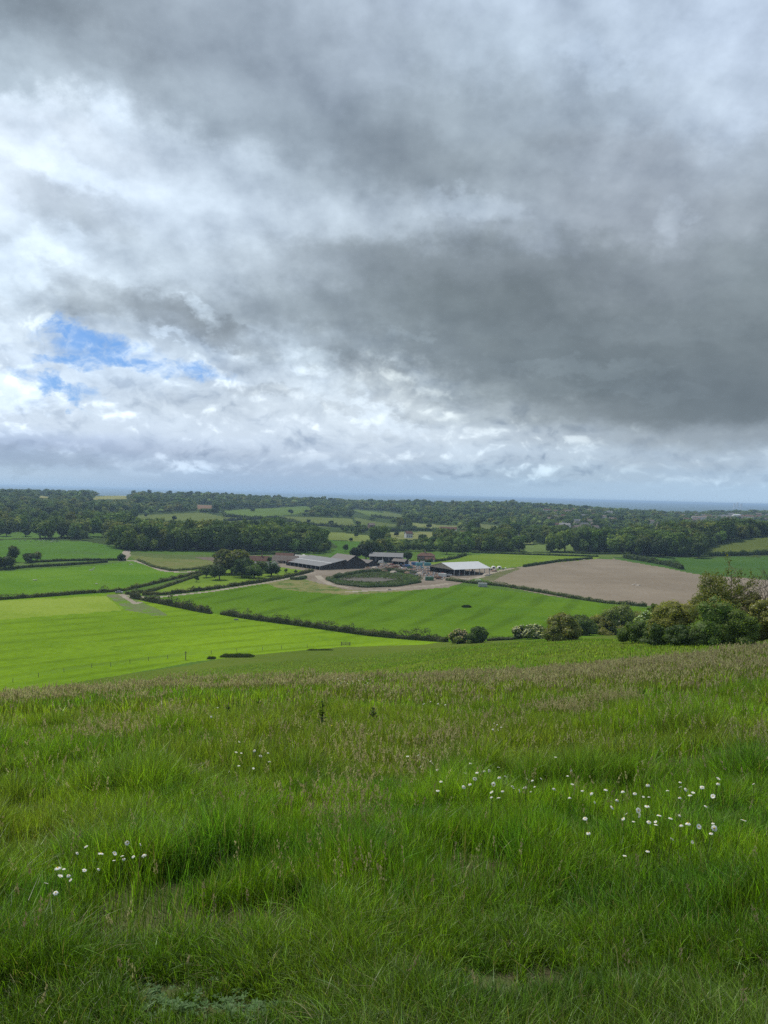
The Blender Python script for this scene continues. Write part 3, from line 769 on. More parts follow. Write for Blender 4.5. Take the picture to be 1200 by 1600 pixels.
def build_woods():
    x, y, z, W, H, d, px, py = wood_points()
    rng = np.random.default_rng(12)
    tmpl = []; tset = [[(a * 1.5, b * 1.45, c * 1.35) for a, b, c in T_] for T_ in (DARK, MID, OLIVE, DARK, MID, PALE, DARK, MID)]
    for k in range(8):
        cm = crown_mesh('crown', 300 + k, 1.0, 1.0, .05, 620, .052, tset[k], lobes=9, mat=M_FARFOL, flat=.95)
        tm = trunk_mesh('trunk', 320 + k, .8, .025, 1.0, 3)
        tmpl.append((cm, tm))
    conif = []
    # the trees that show largest stand as single trees; the rest of the wood is one mass
    vis = (np.abs(px - 600) < 640)
    # open to view: the front row
    order = np.argsort(-(H / d) * vis * (1 + .35 * (py > np.interp(px, WFX, WFY) - 5)))
    front = set(order[:230].tolist())
    WOODS = [(-60, 60, 'far left hedge by the cattle'), (60, 175, 'corner above the cattle pasture'), (175, 300, 'front wood near the short path'), (300, 420, 'front wood behind the farmhouse'),
             (420, 540, 'front wood behind the long barn'), (540, 640, 'clump behind the grey steel shed'), (640, 760, 'clump behind the brick house'), (760, 900, 'clump behind the yellow-green field'),
             (900, 985, 'row behind the ploughed field'), (985, 1110, 'tall clump beside the hill pasture'), (1110, 1300, 'clump on the hill pasture crest')]
    for (a, b, nm) in WOODS:
        ids = sorted([i for i in front if a <= px[i] < b], key=lambda i: px[i])
        for q, i in enumerate(ids):
            k = int(rng.integers(0, 8)); kind = ['dark', 'mid green', 'olive', 'dark', 'mid green', 'pale', 'dark', 'mid green'][k]
            root = link('woodland_tree', None, label='%s tree, %s from left in %s' % (kind, ordn(q + 1), nm), cat='tree', group='trees at the front of the woods', loc=(x[i], y[i], z[i]), rotz=rng.uniform(0, 6.28))
            c = link('crown', tmpl[k][0], parent=root); t = link('trunk', tmpl[k][1], parent=root)
            c.scale = (W[i], W[i], H[i]); t.scale = (W[i], W[i], H[i])
    rest = np.array([i for i in range(len(x)) if i not in front])
    pts_object('woodland', x[rest], y[rest], z[rest], rng.uniform(0, 6.28, len(rest)), np.stack([W[rest], W[rest], H[rest]], -1), rng.integers(0, 8, len(rest)), [t[0] for t in tmpl],
               'dense dark broadleaf woods rolling back to the ridge', 'woodland')
    print('wood', len(x))

def pts_object(name, x, y, z, rot, scl, idx, meshes, label, cat):
    """one object: template clumps set out on points by a geometry node tree"""
    n = len(x); me = bpy.data.meshes.new(name); me.vertices.add(n)
    me.vertices.foreach_set('co', np.stack([x, y, z], -1).astype(np.float32).ravel())
    a = me.attributes.new('rot', 'FLOAT_VECTOR', 'POINT'); rr = rot if np.ndim(rot) == 2 else np.stack([np.zeros(n), np.zeros(n), rot], -1); a.data.foreach_set('vector', rr.astype(np.float32).ravel())
    a = me.attributes.new('scl', 'FLOAT_VECTOR', 'POINT'); a.data.foreach_set('vector', np.asarray(scl, np.float32).ravel())
    a = me.attributes.new('idx', 'INT', 'POINT'); a.data.foreach_set('value', np.asarray(idx, np.int32))
    c = bpy.data.collections.new(name + '_kinds')
    for k, m in enumerate(meshes):
        c.objects.link(bpy.data.objects.new('%s_kind_%02d' % (name, k), m))
    o = link(name, me, label=label, cat=cat, kind='stuff')
    ng = bpy.data.node_groups.new(name + '_scatter', 'GeometryNodeTree')
    ng.interface.new_socket('Geometry', in_out='INPUT', socket_type='NodeSocketGeometry')
    ng.interface.new_socket('Geometry', in_out='OUTPUT', socket_type='NodeSocketGeometry')
    gi = ng.nodes.new('NodeGroupInput'); go = ng.nodes.new('NodeGroupOutput')
    ci = ng.nodes.new('GeometryNodeCollectionInfo'); ci.inputs['Collection'].default_value = c
    ci.inputs['Separate Children'].default_value = True; ci.inputs['Reset Children'].default_value = True
    ip = ng.nodes.new('GeometryNodeInstanceOnPoints'); ip.inputs['Pick Instance'].default_value = True
    def attr(nm, typ):
        q = ng.nodes.new('GeometryNodeInputNamedAttribute'); q.data_type = typ; q.inputs['Name'].default_value = nm; return q.outputs[0]
    L = ng.links
    L.new(gi.outputs[0], ip.inputs['Points']); L.new(ci.outputs[0], ip.inputs['Instance'])
    L.new(attr('idx', 'INT'), ip.inputs['Instance Index']); L.new(attr('rot', 'FLOAT_VECTOR'), ip.inputs['Rotation']); L.new(attr('scl', 'FLOAT_VECTOR'), ip.inputs['Scale'])
    L.new(ip.outputs[0], go.inputs[0])
    o.modifiers.new('scatter', 'NODES').node_group = ng
    return o
build_woods()

# ------------------------------------------------------------------ hedges
def hedge(label, pts, h=2.0, w=1.8, tones=DARK, leaf=.3, dens_=16, seed=1, dmin=60, bumps=.35, name='hedge', flower=None, flow=0, gaps=0.0):
    rng = np.random.default_rng(seed)
    P = [unproj(a, b, dmin) for a, b in dens(pts, 10, False)]
    P = np.array([p[:2] for p in P]); seg = np.hypot(*np.diff(P, axis=0).T); s = np.concatenate([[0], np.cumsum(seg)]); Ltot = s[-1]
    def at(t): return np.interp(t, s, P[:, 0]), np.interp(t, s, P[:, 1])
    n = int(Ltot * dens_ * (h + w) / 3.8); n = min(n, 26000)
    t = rng.uniform(0, Ltot, n); x, y = at(t); x2, y2 = at(np.minimum(t + .5, Ltot)); x1, y1 = at(np.maximum(t - .5, 0))
    nx, ny = -(y2 - y1), (x2 - x1); nl = np.hypot(nx, ny) + 1e-9; nx /= nl; ny /= nl
    big = 2.6 * bumps * np.maximum(vnoise(t / 6.5, t * 0 + 13, seed) - .62, 0)
    hh = h * (1 - bumps * .6 + 1.6 * bumps * fbm(t / 3.2, t * 0, seed, 3) + .5 * bumps * (vnoise(t / 1.1, t * 0 + 3, seed) - .5) + big)
    if gaps: 
        g = fbm(t / 7, t * 0 + 9, seed, 2); hh = hh * np.where(g < gaps, .3, 1)
    a = rng.uniform(0, math.pi, n); rr = rng.uniform(.75, 1.08, n)
    u = np.cos(a) * rr; v = np.sin(a) ** .6 * rr
    ww = w * (.7 + .8 * vnoise(t / 2.5, t * 0 + 7, seed))
    X = x + nx * u * ww / 2; Y = y + ny * u * ww / 2; Z = terrain(X, Y) + v * hh * .98 + .02
    Nn = np.stack([nx * np.cos(a), ny * np.cos(a), np.sin(a)], -1)
    tones = np.array(tones); tn = tones[(fbm(t / 5, t * 0 + 2, seed + 5, 2) * len(tones) * .999).astype(int)] * rng.uniform(.7, 1.3, (n, 1))
    V, Q = leaf_quads(rng, np.stack([X, Y, Z], -1), Nn, leaf * rng.uniform(.6, 1.3, n)); C = np.repeat(tn, 4, 0)
    if flow:
        k = rng.choice(n, int(n * flow)); k = k[fbm(t[k] / 3, t[k] * 0, seed + 4, 2) > .5]
        v2, q2 = leaf_quads(rng, np.stack([X, Y, Z], -1)[k] + Nn[k] * .2, Nn[k], leaf * .6 * np.ones(len(k)), .8)
        Q = np.concatenate([Q, q2 + len(V)]); V = np.concatenate([V, v2]); C = np.concatenate([C, np.tile(np.array(flower), (len(v2), 1))])
    # solid woody core under the leaves
    m = max(3, int(Ltot / 2.0)); tt = np.linspace(0, Ltot, m); cx, cy_ = at(tt); cx2, cy2 = at(np.minimum(tt + .6, Ltot)); cx1, cy1 = at(np.maximum(tt - .6, 0))
    ax, ay = -(cy2 - cy1), (cx2 - cx1); al = np.hypot(ax, ay) + 1e-9; ax /= al; ay /= al
    ch = h * (1 - bumps * .6 + 1.6 * bumps * fbm(tt / 3.2, tt * 0, seed, 3)) * .82
    if gaps: ch = ch * np.where(fbm(tt / 7, tt * 0 + 9, seed, 2) < gaps, .3, 1)
    cw = w * .36; prof = [(-1, 0), (-.95, .7), (-.5, 1), (.5, 1), (.95, .7), (1, 0)]
    VV = []
    for (pu, pv) in prof:
        qx = cx + ax * pu * cw; qy = cy_ + ay * pu * cw; VV.append(np.stack([qx, qy, terrain(qx, qy) - .2 + pv * ch], -1))
    VV = np.stack(VV, 1).reshape(-1, 3); K = len(prof)
    QQ = np.array([(i * K + j, i * K + j + 1, (i + 1) * K + j + 1, (i + 1) * K + j) for i in range(m - 1) for j in range(K - 1)])
    Q = np.concatenate([Q, QQ + len(V)]); C = np.concatenate([C, np.tile(tones.mean(0) * .85, (len(VV), 1))]); V = np.concatenate([V, VV])
    c0 = V.mean(0); c0[2] = V[:, 2].min()
    me = mesh_np(name, V - c0, Q, mats=[M_FOL], color=np.clip(C, 0, 1))
    return link(name, me, label=label, cat='hedge', loc=c0, group='field hedges of the valley')

HB = [(.080, .110, .028), (.105, .13, .034), (.060, .080, .022), (.13, .14, .044)]
HBROWN = [(.12, .11, .045), (.08, .095, .028), (.065, .08, .024), (.14, .13, .055)]
hedge('olive-brown gappy hedge below the lane corner, upper piece of the diagonal', [(205,934),(240,941),(285,950),(330,959)], 3.0, 2.6, HBROWN, .38, 22, 1, 150, .8, gaps=.3)
hedge('long dark bushy diagonal hedge splitting the lime and mid green fields', [(346,960),(400,969),(460,977),(520,985),(580,993),(640,999),(697,1003)], 2.2, 3.0, HB, .28, 30, 2, 150, 1.0)
hedge('low rough end of hedge under the two round bushes', [(762,1001),(800,999),(855,992),(900,984)], 1.5, 2.0, [(.05,.075,.025),(.07,.09,.03)], .2, 26, 3, 110, .4)
hedge('dark clipped hedge along the top of the pale yellow pasture', [(-60,942),(0,937),(60,933),(120,928),(190,924),(235,914),(290,901),(330,892),(346,886)], 1.9, 2.0, HB, .32, 26, 4, 250, .7)
hedge('dark hedge on the lower side of the lane triangle', [(196,929),(235,925),(275,912),(310,900),(345,889),(352,884)], 1.7, 1.9, HB, .32, 26, 5, 250, .7)
hedge('neat hedge between the orchard and the pale lane', [(222,930),(260,929),(330,921),(400,911),(440,904),(470,898),(489,893)], 1.9, 2.2, HB, .32, 28, 6, 250, .7)
hedge('clipped dark hedge under the cattle pasture', [(45,879),(95,877),(150,876),(197,876)], 2.0, 2.2, DARK, .4, 16, 7, 300, .2)
hedge('clipped dark hedge tapering away below the narrow grass strip', [(-60,895),(0,891),(40,887),(100,884),(168,879)], 2.2, 2.2, DARK, .4, 16, 8, 300, .2)
hedge('curving low hedge around the rough field bend', [(215,876),(240,886),(268,892),(300,890),(330,886),(345,882)], 1.6, 2.4, HB, .36, 16, 9, 300, .4)
hedge('thin dark hedge behind the fallow strip', [(332,870),(400,867),(470,866)], 2.0, 2.2, DARK, .5, 12, 10, 300, .3)
hedge('straight dark hedge between the yellow-green field and ploughed field', [(818,886),(870,878),(925,873)], 2.2, 2.6, DARK, .45, 18, 11, 300, .2)
hedge('dark low hedge along the far side of the yellow-green field', [(737,864),(800,866),(870,868),(935,870)], 1.7, 2.2, DARK, .5, 12, 12, 300, .3)
hedge('second thin hedge line under the distant trees', [(860,863),(930,866),(985,866)], 2.0, 2.4, DARK, .5, 12, 13, 400, .4)
hedge('rough green hedge between the mid green and ploughed fields', [(697,907),(740,912),(790,917),(840,925),(890,934),(945,942),(1010,948)], 2.0, 2.6, HB, .34, 24, 14, 250, .5)
hedge('tall bushy hedge of thorns at the top of the ploughed field', [(976,872),(1000,876),(1040,883),(1066,890)], 4.2, 4.5, DARK, .6, 14, 15, 300, .7)
hedge('dark hedge at the foot of the hill pasture', [(1108,869),(1150,868),(1200,866),(1300,866)], 4.0, 4.5, DARK, .6, 12, 16, 400, .5)
hedge('dark hedge in front of the brick house', [(655,880),(690,877),(712,873),(728,868)], 2.2, 2.2, DARK, .4, 16, 17, 400, .5)
hedge('scrubby bank growth on the near rim of the lagoon', [(512,905),(530,913),(570,918),(620,916),(655,910)], 1.6, 5.0, [(.05,.09,.025),(.07,.11,.03)], .3, 22, 18, 300, .6, name='hedge')
hedge('scrubby bank growth on the far rim of the lagoon', [(524,903),(560,895),(610,892),(650,897)], 1.8, 4.5, DARK, .35, 18, 19, 300, .6)
hedge('short dark weedy tuft line beside the track fork', [(455,905),(466,906),(476,903)], 1.8, 5.0, DARK, .3, 24, 20, 300, .6)

# distant hedgerows with their own trees, seen between the far fields
for k, (lb, pts) in enumerate([
    ('distant hedgerow crossing above the long pale olive field', [(313,800),(345,797),(353,808),(412,812)]),
    ('distant hedgerow over the central pale fields', [(600,831),(640,829),(690,830)]),
    ('distant hedgerow between the olive field and the centre slope', [(350,816),(430,810),(470,820),(552,826)]),
    ('distant hedgerow on the slope behind the steel shed', [(560,826),(620,829),(650,826)]),
    ('distant hedgerow under the thin slanting far field', [(580,807),(625,813),(660,817)])]):
    hedge(lb, pts, 4.0, 5.0, DARK, 1.1, 4, 40 + k, 700, .8)

# ------------------------------------------------------------------ single trees of the valley
def vtree(label, x, y, wpx, hpx, seed, tones=MID, n=1500, dmin=150, **kw):
    p = unproj(x, y, dmin); d = math.hypot(p.x, p.y); s = d / FPX * math.sqrt(1 + ((x - 600) / FPX) ** 2)
    return make_tree(label, p, wpx * s, hpx * s, seed, tones, n, **kw)
vtree('big spreading olive-brown tree at the orchard corner by the farmhouse', 362, 897, 62, 36, 61, OLIVE, 3000)
vtree('dense mid green tree filling in behind the two rounded dark trees', 388, 897, 34, 24, 161, MID, 2000)
vtree('olive tree standing between the big spreading tree and farmhouse', 376, 893, 28, 26, 162, OLIVE, 1800)
vtree('dark green orchard tree just left of the big spreading tree', 322, 902, 20, 17, 62, MID, 1200)
vtree('dark orchard tree standing in front of the big spreading tree', 343, 906, 31, 23, 63, DARK, 1500)
vtree('small bushy orchard tree standing alone near the lane triangle', 307, 909, 12, 11, 64, MID, 900)
vtree('rounded dark tree right of the big spreading tree', 378, 902, 35, 29, 65, DARK, 1500)
vtree('broad low dark tree in front of the farmhouse', 397, 903, 36, 20, 66, MID, 1500)
vtree('round dark tree beside the farmhouse track', 424, 900, 33, 20, 67, DARK, 1500)
vtree('mid green tree below the grey outbuilding roof', 410, 895, 26, 19, 68, MID, 1200)
vtree('narrow dark tree touching the farmhouse roof', 421, 884, 9, 16, 69, DARK, 700)
vtree('young orchard sapling on bright grass near the long barn', 447, 895, 8, 8, 70, MID, 500)
vtree('second young orchard sapling nearer the barn track', 462, 896, 7, 6, 71, MID, 500)
vtree('dark round tree in the hedge at the end of the gravel track', 189, 876, 15, 10, 72, DARK, 1200)
vtree('tall round dark tree, highest of the left hedge clump', 22, 878, 20, 23, 73, DARK, 1500)
vtree('dark tree cut by the left frame edge beside the hedge end', 8, 889, 28, 18, 74, DARK, 1500)
vtree('low spreading dark bush right of the left hedge clump', 43, 879, 24, 12, 75, DARK, 1200)
vtree('grey-green airy bush behind the left hedge clump', 56, 876, 18, 12, 76, PALE, 900)
vtree('large dark evergreen tree rising behind the dark barn gable', 572, 876, 34, 28, 77, [(.018,.035,.012),(.022,.042,.014)], 3000)
vtree('second dark evergreen joined to the large one behind the barn', 557, 876, 24, 22, 78, [(.02,.038,.014),(.026,.045,.016)], 2000)
vtree('round dark tree standing on the green wedge', 539, 862, 13, 12, 79, DARK, 900, dmin=700)
vtree('dark tree between the steel shed and brick house', 638, 876, 22, 14, 80, DARK, 1200)
vtree('yellow-green willow-like round tree right of the brick house', 698, 866, 26, 20, 81, PALE, 2000)
vtree('dark tree beside the willow-like tree by the brick house', 722, 866, 26, 18, 82, DARK, 1500)
vtree('tall pale crown, leftmost of the clump beside the hill pasture', 1006, 868, 30, 32, 83, PALE, 2200)
vtree('broad dark crown in the clump beside the hill pasture', 1030, 870, 30, 26, 84, DARK, 2200)
vtree('second pale crown in the middle of the clump by the hill pasture', 1052, 868, 26, 27, 85, PALE, 2000)
vtree('narrow bright crown at the clump end above the hill pasture hedge', 1092, 862, 17, 28, 86, PALE, 1800)
vtree('rounded dark tree standing forward of the clump by the hill pasture', 1092, 872, 28, 20, 87, DARK, 2200)
vtree('small mid green tree in front of the clump', 1064, 870, 18, 14, 88, MID, 1000)
vtree('dark oak crown on the hill pasture crest at the right edge', 1196, 838, 26, 20, 89, MID, 1800, dmin=700)
vtree('isolated round tree in front of the pale level far field', 861, 863, 19, 15, 90, MID, 1200, dmin=500)
vtree('small dark tree left of the pale level far field', 812, 862, 16, 18, 91, DARK, 1000, dmin=500)
for k, (x, y, w, h) in enumerate([(10,838,22,13),(40,838,16,12),(228,808,7,6),(272,815,10,9),(482,818,9,7),(518,821,12,8),(560,822,11,9),(556,840,10,9),(590,838,14,12),(640,838,14,10),(716,844,10,8),(670,826,12,8),(395,799,10,7),(455,803,12,8),(480,803,10,8),(436,818,10,7),(548,846,9,7),(602,845,18,12),(660,846,18,12),(690,840,14,12),(620,838,12,9),(503,848,14,12)]):
    vtree('round oak tree standing alone, %s from the left of the scattered far field oaks' % ordn(k + 1), x, y, w, h, 500 + k, DARK, 420, dmin=500, group='scattered oaks among the far fields', mat=M_FARFOL)

# ------------------------------------------------------------------ bushes on the near slope
def nbush(label, x, ybase, wpx, hpx, d, seed, tones=MID, n=5000, lift=0.0, **kw):
    p = at_px(x, d)
    if x < 1000:
        p = unproj(x, ybase, 100); d = math.hypot(p.x, p.y)
    top = raydir(x, ybase - hpx); h = math.hypot(top.x, top.y); zt = top.z / h * d
    s = d / FPX * math.sqrt(1 + ((x - 600) / FPX) ** 2)
    Hh = max(zt - p.z, hpx * s * .5)
    kw.setdefault('base', .03); kw.setdefault('leaf', .12 * (d / 120)); wpx *= 1.3; n = int(n * 1.25); kw.setdefault('open_', .7); tones = [(t[0] * 1.75, t[1] * 1.6, t[2] * 1.5) for t in tones]
    return make_tree(label, p, wpx * s, Hh, seed, tones, n, **kw)
GOLD = [(.15, .155, .04), (.115, .14, .034), (.09, .12, .030)]
WH = (.75, .74, .62)
kwb = dict(cat='bush', name='thorn_bush', lobes=34, bushy=True, trunk=False)
nbush('elder bush speckled with pinkish cream blossom at the diagonal hedge end', 719, 1005, 33, 23, 190, 101, MID, 4500, flower=(.70,.58,.50), flow_n=3000, **kwb)
nbush('round dark green bush right beside the blossoming elder', 748, 1004, 29, 28, 190, 102, DARK, 5000, **kwb)
nbush('small low lime green shrub between the two round bushes', 737, 1005, 14, 7, 184, 103, PALE, 1200, **kwb)
nbush('wide low hawthorn covered in white blossom', 829, 998, 54, 23, 165, 104, DARK, 6000, flower=WH, flow_n=4200, **kwb)
nbush('golden-green hawthorn, leftmost large bush on the slope', 877, 1001, 52, 47, 135, 105, GOLD, 8000, flower=WH, flow_n=500, **kwb)
nbush('dark bush tucked behind the golden-green hawthorn', 908, 992, 40, 34, 142, 106, MID, 6000, **kwb)
nbush('low dark green bush filling the gap right of the golden hawthorn', 935, 990, 38, 30, 142, 107, OLIVE, 5000, **kwb)
nbush('tall round thorn bush with dark shaded base', 966, 991, 46, 52, 135, 108, MID, 8000, flower=WH, flow_n=300, **kwb)
nbush('thin olive bush behind the white flowering patch', 993, 990, 40, 40, 145, 109, OLIVE, 3500, **kwb)
nbush('grey-green bush dotted with small white blossom', 1012, 985, 28, 38, 140, 110, PALE, 4500, flower=WH, flow_n=1500, **kwb)
nbush('upright narrow thorn rising above the ploughed field edge', 1027, 975, 22, 50, 142, 111, MID, 4500, **kwb)
nbush('broad rounded olive thorn bush at the centre of the slope scrub', 1052, 992, 56, 62, 128, 112, OLIVE, 9000, **kwb)
nbush('low dark bramble mound at the foot of the broad thorn', 1069, 997, 44, 24, 118, 113, DARK, 5000, **kwb)
nbush('small dark holly-like mound left of the bramble mound', 1034, 993, 26, 24, 120, 114, DARK, 3500, **kwb)
nbush('bright green bush with white blossom below the semi-bare tree', 1095, 985, 36, 46, 130, 115, PALE, 6000, flower=WH, flow_n=500, **kwb)
nbush('dense tall dark green thorn with golden crown below the semi-bare tree', 1126, 995, 54, 76, 118, 116, MID, 10000, top_tone=(.22,.17,.04), **kwb)
nbush('deep green bush right of the golden-crowned thorn', 1164, 995, 42, 52, 116, 117, MID, 8000, **kwb)
nbush('white-flecked hawthorn cut by the right frame edge', 1205, 990, 46, 66, 122, 118, OLIVE, 7000, flower=WH, flow_n=1200, **kwb)
nbush('mid green filler thorn behind the golden-crowned thorn', 1096, 960, 40, 40, 142, 119, OLIVE, 5000, **kwb)
nbush('brownish-green bush under the leafless sapling', 1180, 965, 42, 52, 138, 120, HBROWN, 5000, **kwb)
nbush('dark low bush at the hillside edge by the right frame', 1098, 996, 26, 20, 116, 121, DARK, 3000, **kwb)
nbush('thin lower thicket joining the golden hawthorn to the tall thorn', 948, 990, 76, 30, 140, 123, OLIVE, 5000, **kwb)
nbush('low tangle of brambles under the upright narrow thorn', 1010, 988, 60, 20, 136, 124, MID, 5000, **kwb)
nbush('leafy undergrowth between the broad thorn and the golden-crowned thorn', 1085, 975, 60, 40, 138, 125, OLIVE, 6000, **kwb)
nbush('pale leafy undergrowth behind the deep green bush', 1150, 975, 60, 44, 140, 126, PALE, 6000, **kwb)
nbush('round thorn bush just outside the right frame edge', 1262, 992, 60, 70, 120, 122, MID, 7000, **kwb)

def bare_tree(label, x, ybase, ytop, d, spread, seed, leafy, name='half_bare_tree'):
    rng = np.random.default_rng(seed); p = at_px(x, d)
    top = raydir(x, ytop); h = math.hypot(top.x, top.y); H = top.z / h * d - p.z
    root = link(name, None, label=label, cat='tree', loc=p)
    Vs = []; Qs = []; off = 0; tips = []
    def add(P, Rr, k):
        nonlocal off
        v, q = tube(P, Rr, k); Vs.append(v); Qs.append(q + off); off += len(v)
    def grow(p0, d0, L, r, lev):
        P = [p0]; dd = d0.copy(); m = 4
        for _ in range(m):
            dd = dd + rng.normal(0, .16, 3) + np.array([0, 0, .07]); dd /= np.linalg.norm(dd); P.append(P[-1] + dd * L / m)
        add(P, [r * (1 - .75 * i / m) + .006 for i in range(m + 1)], 6 if lev < 2 else 3)
        if lev >= 4:
            tips.extend(P[1:]); return
        for _ in range([5, 5, 4, 4][lev]):
            i = rng.integers(1 if lev else 2, m + 1); nd = dd + rng.normal(0, .6, 3) * np.array([spread, spread, .55]); nd /= np.linalg.norm(nd)
            grow(P[i], nd, L * rng.uniform(.5, .75), r * .42, lev + 1)
    grow(np.array([0, 0, -.3]), np.array([0, 0, 1.0]), H * .5, H * .028, 0)
    V = np.concatenate(Vs); k = H / V[:, 2].max(); V *= k
    link('trunk', mesh_np('trunk', V, np.concatenate(Qs), mats=[m_plain('grey_bark', (.16, .135, .10), .3, 5, .95)], smooth=False), parent=root)
    T = np.array(tips) * k
    sel = rng.random(len(T)) < leafy * (sstep(-T[:, 0], -H * .30, H * .12) * .9 + .06); T = T[sel]
    T = np.repeat(T, 9, 0) + rng.normal(0, .22, (len(T) * 9, 3))
    if len(T):
        v, q = leaf_quads(rng, T, rng.normal(0, 1, T.shape), .13 * rng.uniform(.6, 1.4, len(T)))
        t = np.array(OLIVE)[rng.integers(0, 3, len(T))] * rng.uniform(.8, 1.3, (len(T), 1))
        link('crown', mesh_np('crown', v, q, mats=[M_FOL], color=np.repeat(t, 4, 0)), parent=root)
    return root
bare_tree('tall half-bare tree with grey twigs above the slope scrub', 1131, 990, 866, 127, 1.5, 201, .9)
bare_tree('leafless grey sapling right of the tall half-bare tree', 1181, 985, 880, 130, .35, 203, .03, 'dead_sapling')
bare_tree('second sparse grey twiggy tree behind the tall half-bare tree', 1108, 985, 892, 131, 1.0, 205, .9)

nbush('airy olive crown of the tall thorn leaning into the half-bare tree', 1122, 988, 62, 112, 126, 131, [(.080,.105,.028),(.065,.09,.024),(.10,.115,.035)], 9000, cat='tree', name='airy_tree', lobes=26, bushy=True, trunk=True, core=.25)
# ------------------------------------------------------------------ farm buildings
class MB:
    def __init__(s): s.v = []; s.f = []; s.m = []
    def face(s, pts, mi=0):
        b = len(s.v); s.v.extend(pts); s.f.append(list(range(b, b + len(pts)))); s.m.append(mi)
    def box(s, x0, x1, y0, y1, z0, z1, mi=0):
        b = len(s.v)
        s.v += [(x0, y0, z0), (x1, y0, z0), (x1, y1, z0), (x0, y1, z0), (x0, y0, z1), (x1, y0, z1), (x1, y1, z1), (x0, y1, z1)]
        for f in ((0, 3, 2, 1), (4, 5, 6, 7), (0, 1, 5, 4), (1, 2, 6, 5), (2, 3, 7, 6), (3, 0, 4, 7)): s.f.append([b + i for i in f]); s.m.append(mi)
    def prism(s, poly, x0, x1, mi=0):
        """poly in (y, z), extruded along x"""
        b = len(s.v); n = len(poly)
        for x in (x0, x1): s.v += [(x, p[0], p[1]) for p in poly]
        s.f.append([b + i for i in range(n)][::-1]); s.m.append(mi); s.f.append([b + n + i for i in range(n)]); s.m.append(mi)
        for i in range(n): s.f.append([b + i, b + (i + 1) % n, b + n + (i + 1) % n, b + n + i]); s.m.append(mi)
    def cyl(s, c, r, z0, z1, k=12, axis='z', mi=0, r1=None):
        r1 = r if r1 is None else r1; b = len(s.v)
        for z, rr in ((z0, r), (z1, r1)):
            for i in range(k):
                t = 6.2832 * i / k; a, bb = math.cos(t) * rr, math.sin(t) * rr
                s.v.append({'z': (c[0] + a, c[1] + bb, z), 'y': (c[0] + a, z, c[1] + bb), 'x': (z, c[0] + a, c[1] + bb)}[axis])
        s.f.append([b + i for i in range(k)][::-1]); s.f.append([b + k + i for i in range(k)]); s.m += [mi, mi]
        for i in range(k): s.f.append([b + i, b + (i + 1) % k, b + k + (i + 1) % k, b + k + i]); s.m.append(mi)
    def build(s, name, mats, parent=None, **kw):
        me = bpy.data.meshes.new(name); me.from_pydata([tuple(p) for p in s.v], [], s.f)
        for m in (mats if isinstance(mats, (list, tuple)) else [mats]): me.materials.append(m)
        me.polygons.foreach_set('material_index', s.m)
        bm = bmesh.new(); bm.from_mesh(me); bmesh.ops.recalc_face_normals(bm, faces=bm.faces); bm.to_mesh(me); bm.free()
        return link(name, me, parent=parent, **kw)

def m_roofsheet(name, c, per=1.0, var=.2):
    m, N, out = new_mat(name)
    o = N.node('ShaderNodeTexCoord').outputs['Object']
    w = N.node('ShaderNodeTexWave', wave_type='BANDS', bands_direction='X'); N.l.new(o, w.inputs[0]); w.inputs['Scale'].default_value = .314 / per
    n = N.noise(o, .35, 6, .65)[0]
    f = N.math('ADD', N.math('MULTIPLY', N.math('SUBTRACT', n, .5), var * 3), N.math('ADD', .94, N.math('MULTIPLY', w.outputs[1], .1)))
    principled(N, out, N.mix(1.0, c, N.comb(f, f, f), 'MULTIPLY'), .6, .3)
    return m
def m_tiles(name, c, c2):
    m, N, out = new_mat(name)
    o = N.node('ShaderNodeTexCoord').outputs['Object']
    b = N.node('ShaderNodeTexBrick'); N.l.new(o, b.inputs[0]); b.inputs['Scale'].default_value = 2.5
    b.inputs['Color1'].default_value = (*c, 1); b.inputs['Color2'].default_value = (*c2, 1); b.inputs['Mortar'].default_value = (*[v * .5 for v in c], 1)
    n = N.noise(o, .6, 5, .6)[0]; f = N.math('ADD', .7, N.math('MULTIPLY', n, .6))
    principled(N, out, N.mix(1.0, b.outputs[0], N.comb(f, f, f), 'MULTIPLY'), .85, .15)
    return m
B_GREY = m_roofsheet('grey_fibre_sheet', (.125, .127, .13), 1.2)
B_PALE = m_roofsheet('pale_roof_sheet', (.44, .45, .46), 1.5, .08)
B_BROWN = m_roofsheet('rusty_brown_sheet', (.062, .05, .042), 1.2, .3)
B_STRIP = m_plain('clear_rooflight', (.36, .36, .35), .1, 1, .4)
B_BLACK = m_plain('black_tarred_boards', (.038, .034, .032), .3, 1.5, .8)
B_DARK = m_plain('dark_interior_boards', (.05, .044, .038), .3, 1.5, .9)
B_CREAM = m_plain('cream_cladding', (.42, .37, .29), .12, .8, .7)
B_WHITE = m_plain('white_render', (.62, .60, .56), .08, .8, .8)
B_BRICK = m_tiles('red_brick', (.34, .23, .19), (.40, .29, .24))
B_TILE = m_tiles('red_brown_tiles', (.115, .062, .045), (.15, .08, .058))
B_TILE2 = m_tiles('grey_brown_tiles', (.17, .14, .12), (.20, .165, .14))
B_GLASS = m_plain('dark_window_glass', (.02, .025, .03), .1, 1, .15, .5)
B_STEEL = m_plain('galvanised_steel', (.34, .35, .36), .1, 2, .5, .5)
B_CONC = m_plain('concrete', (.30, .29, .27), .15, 1.2, .9)

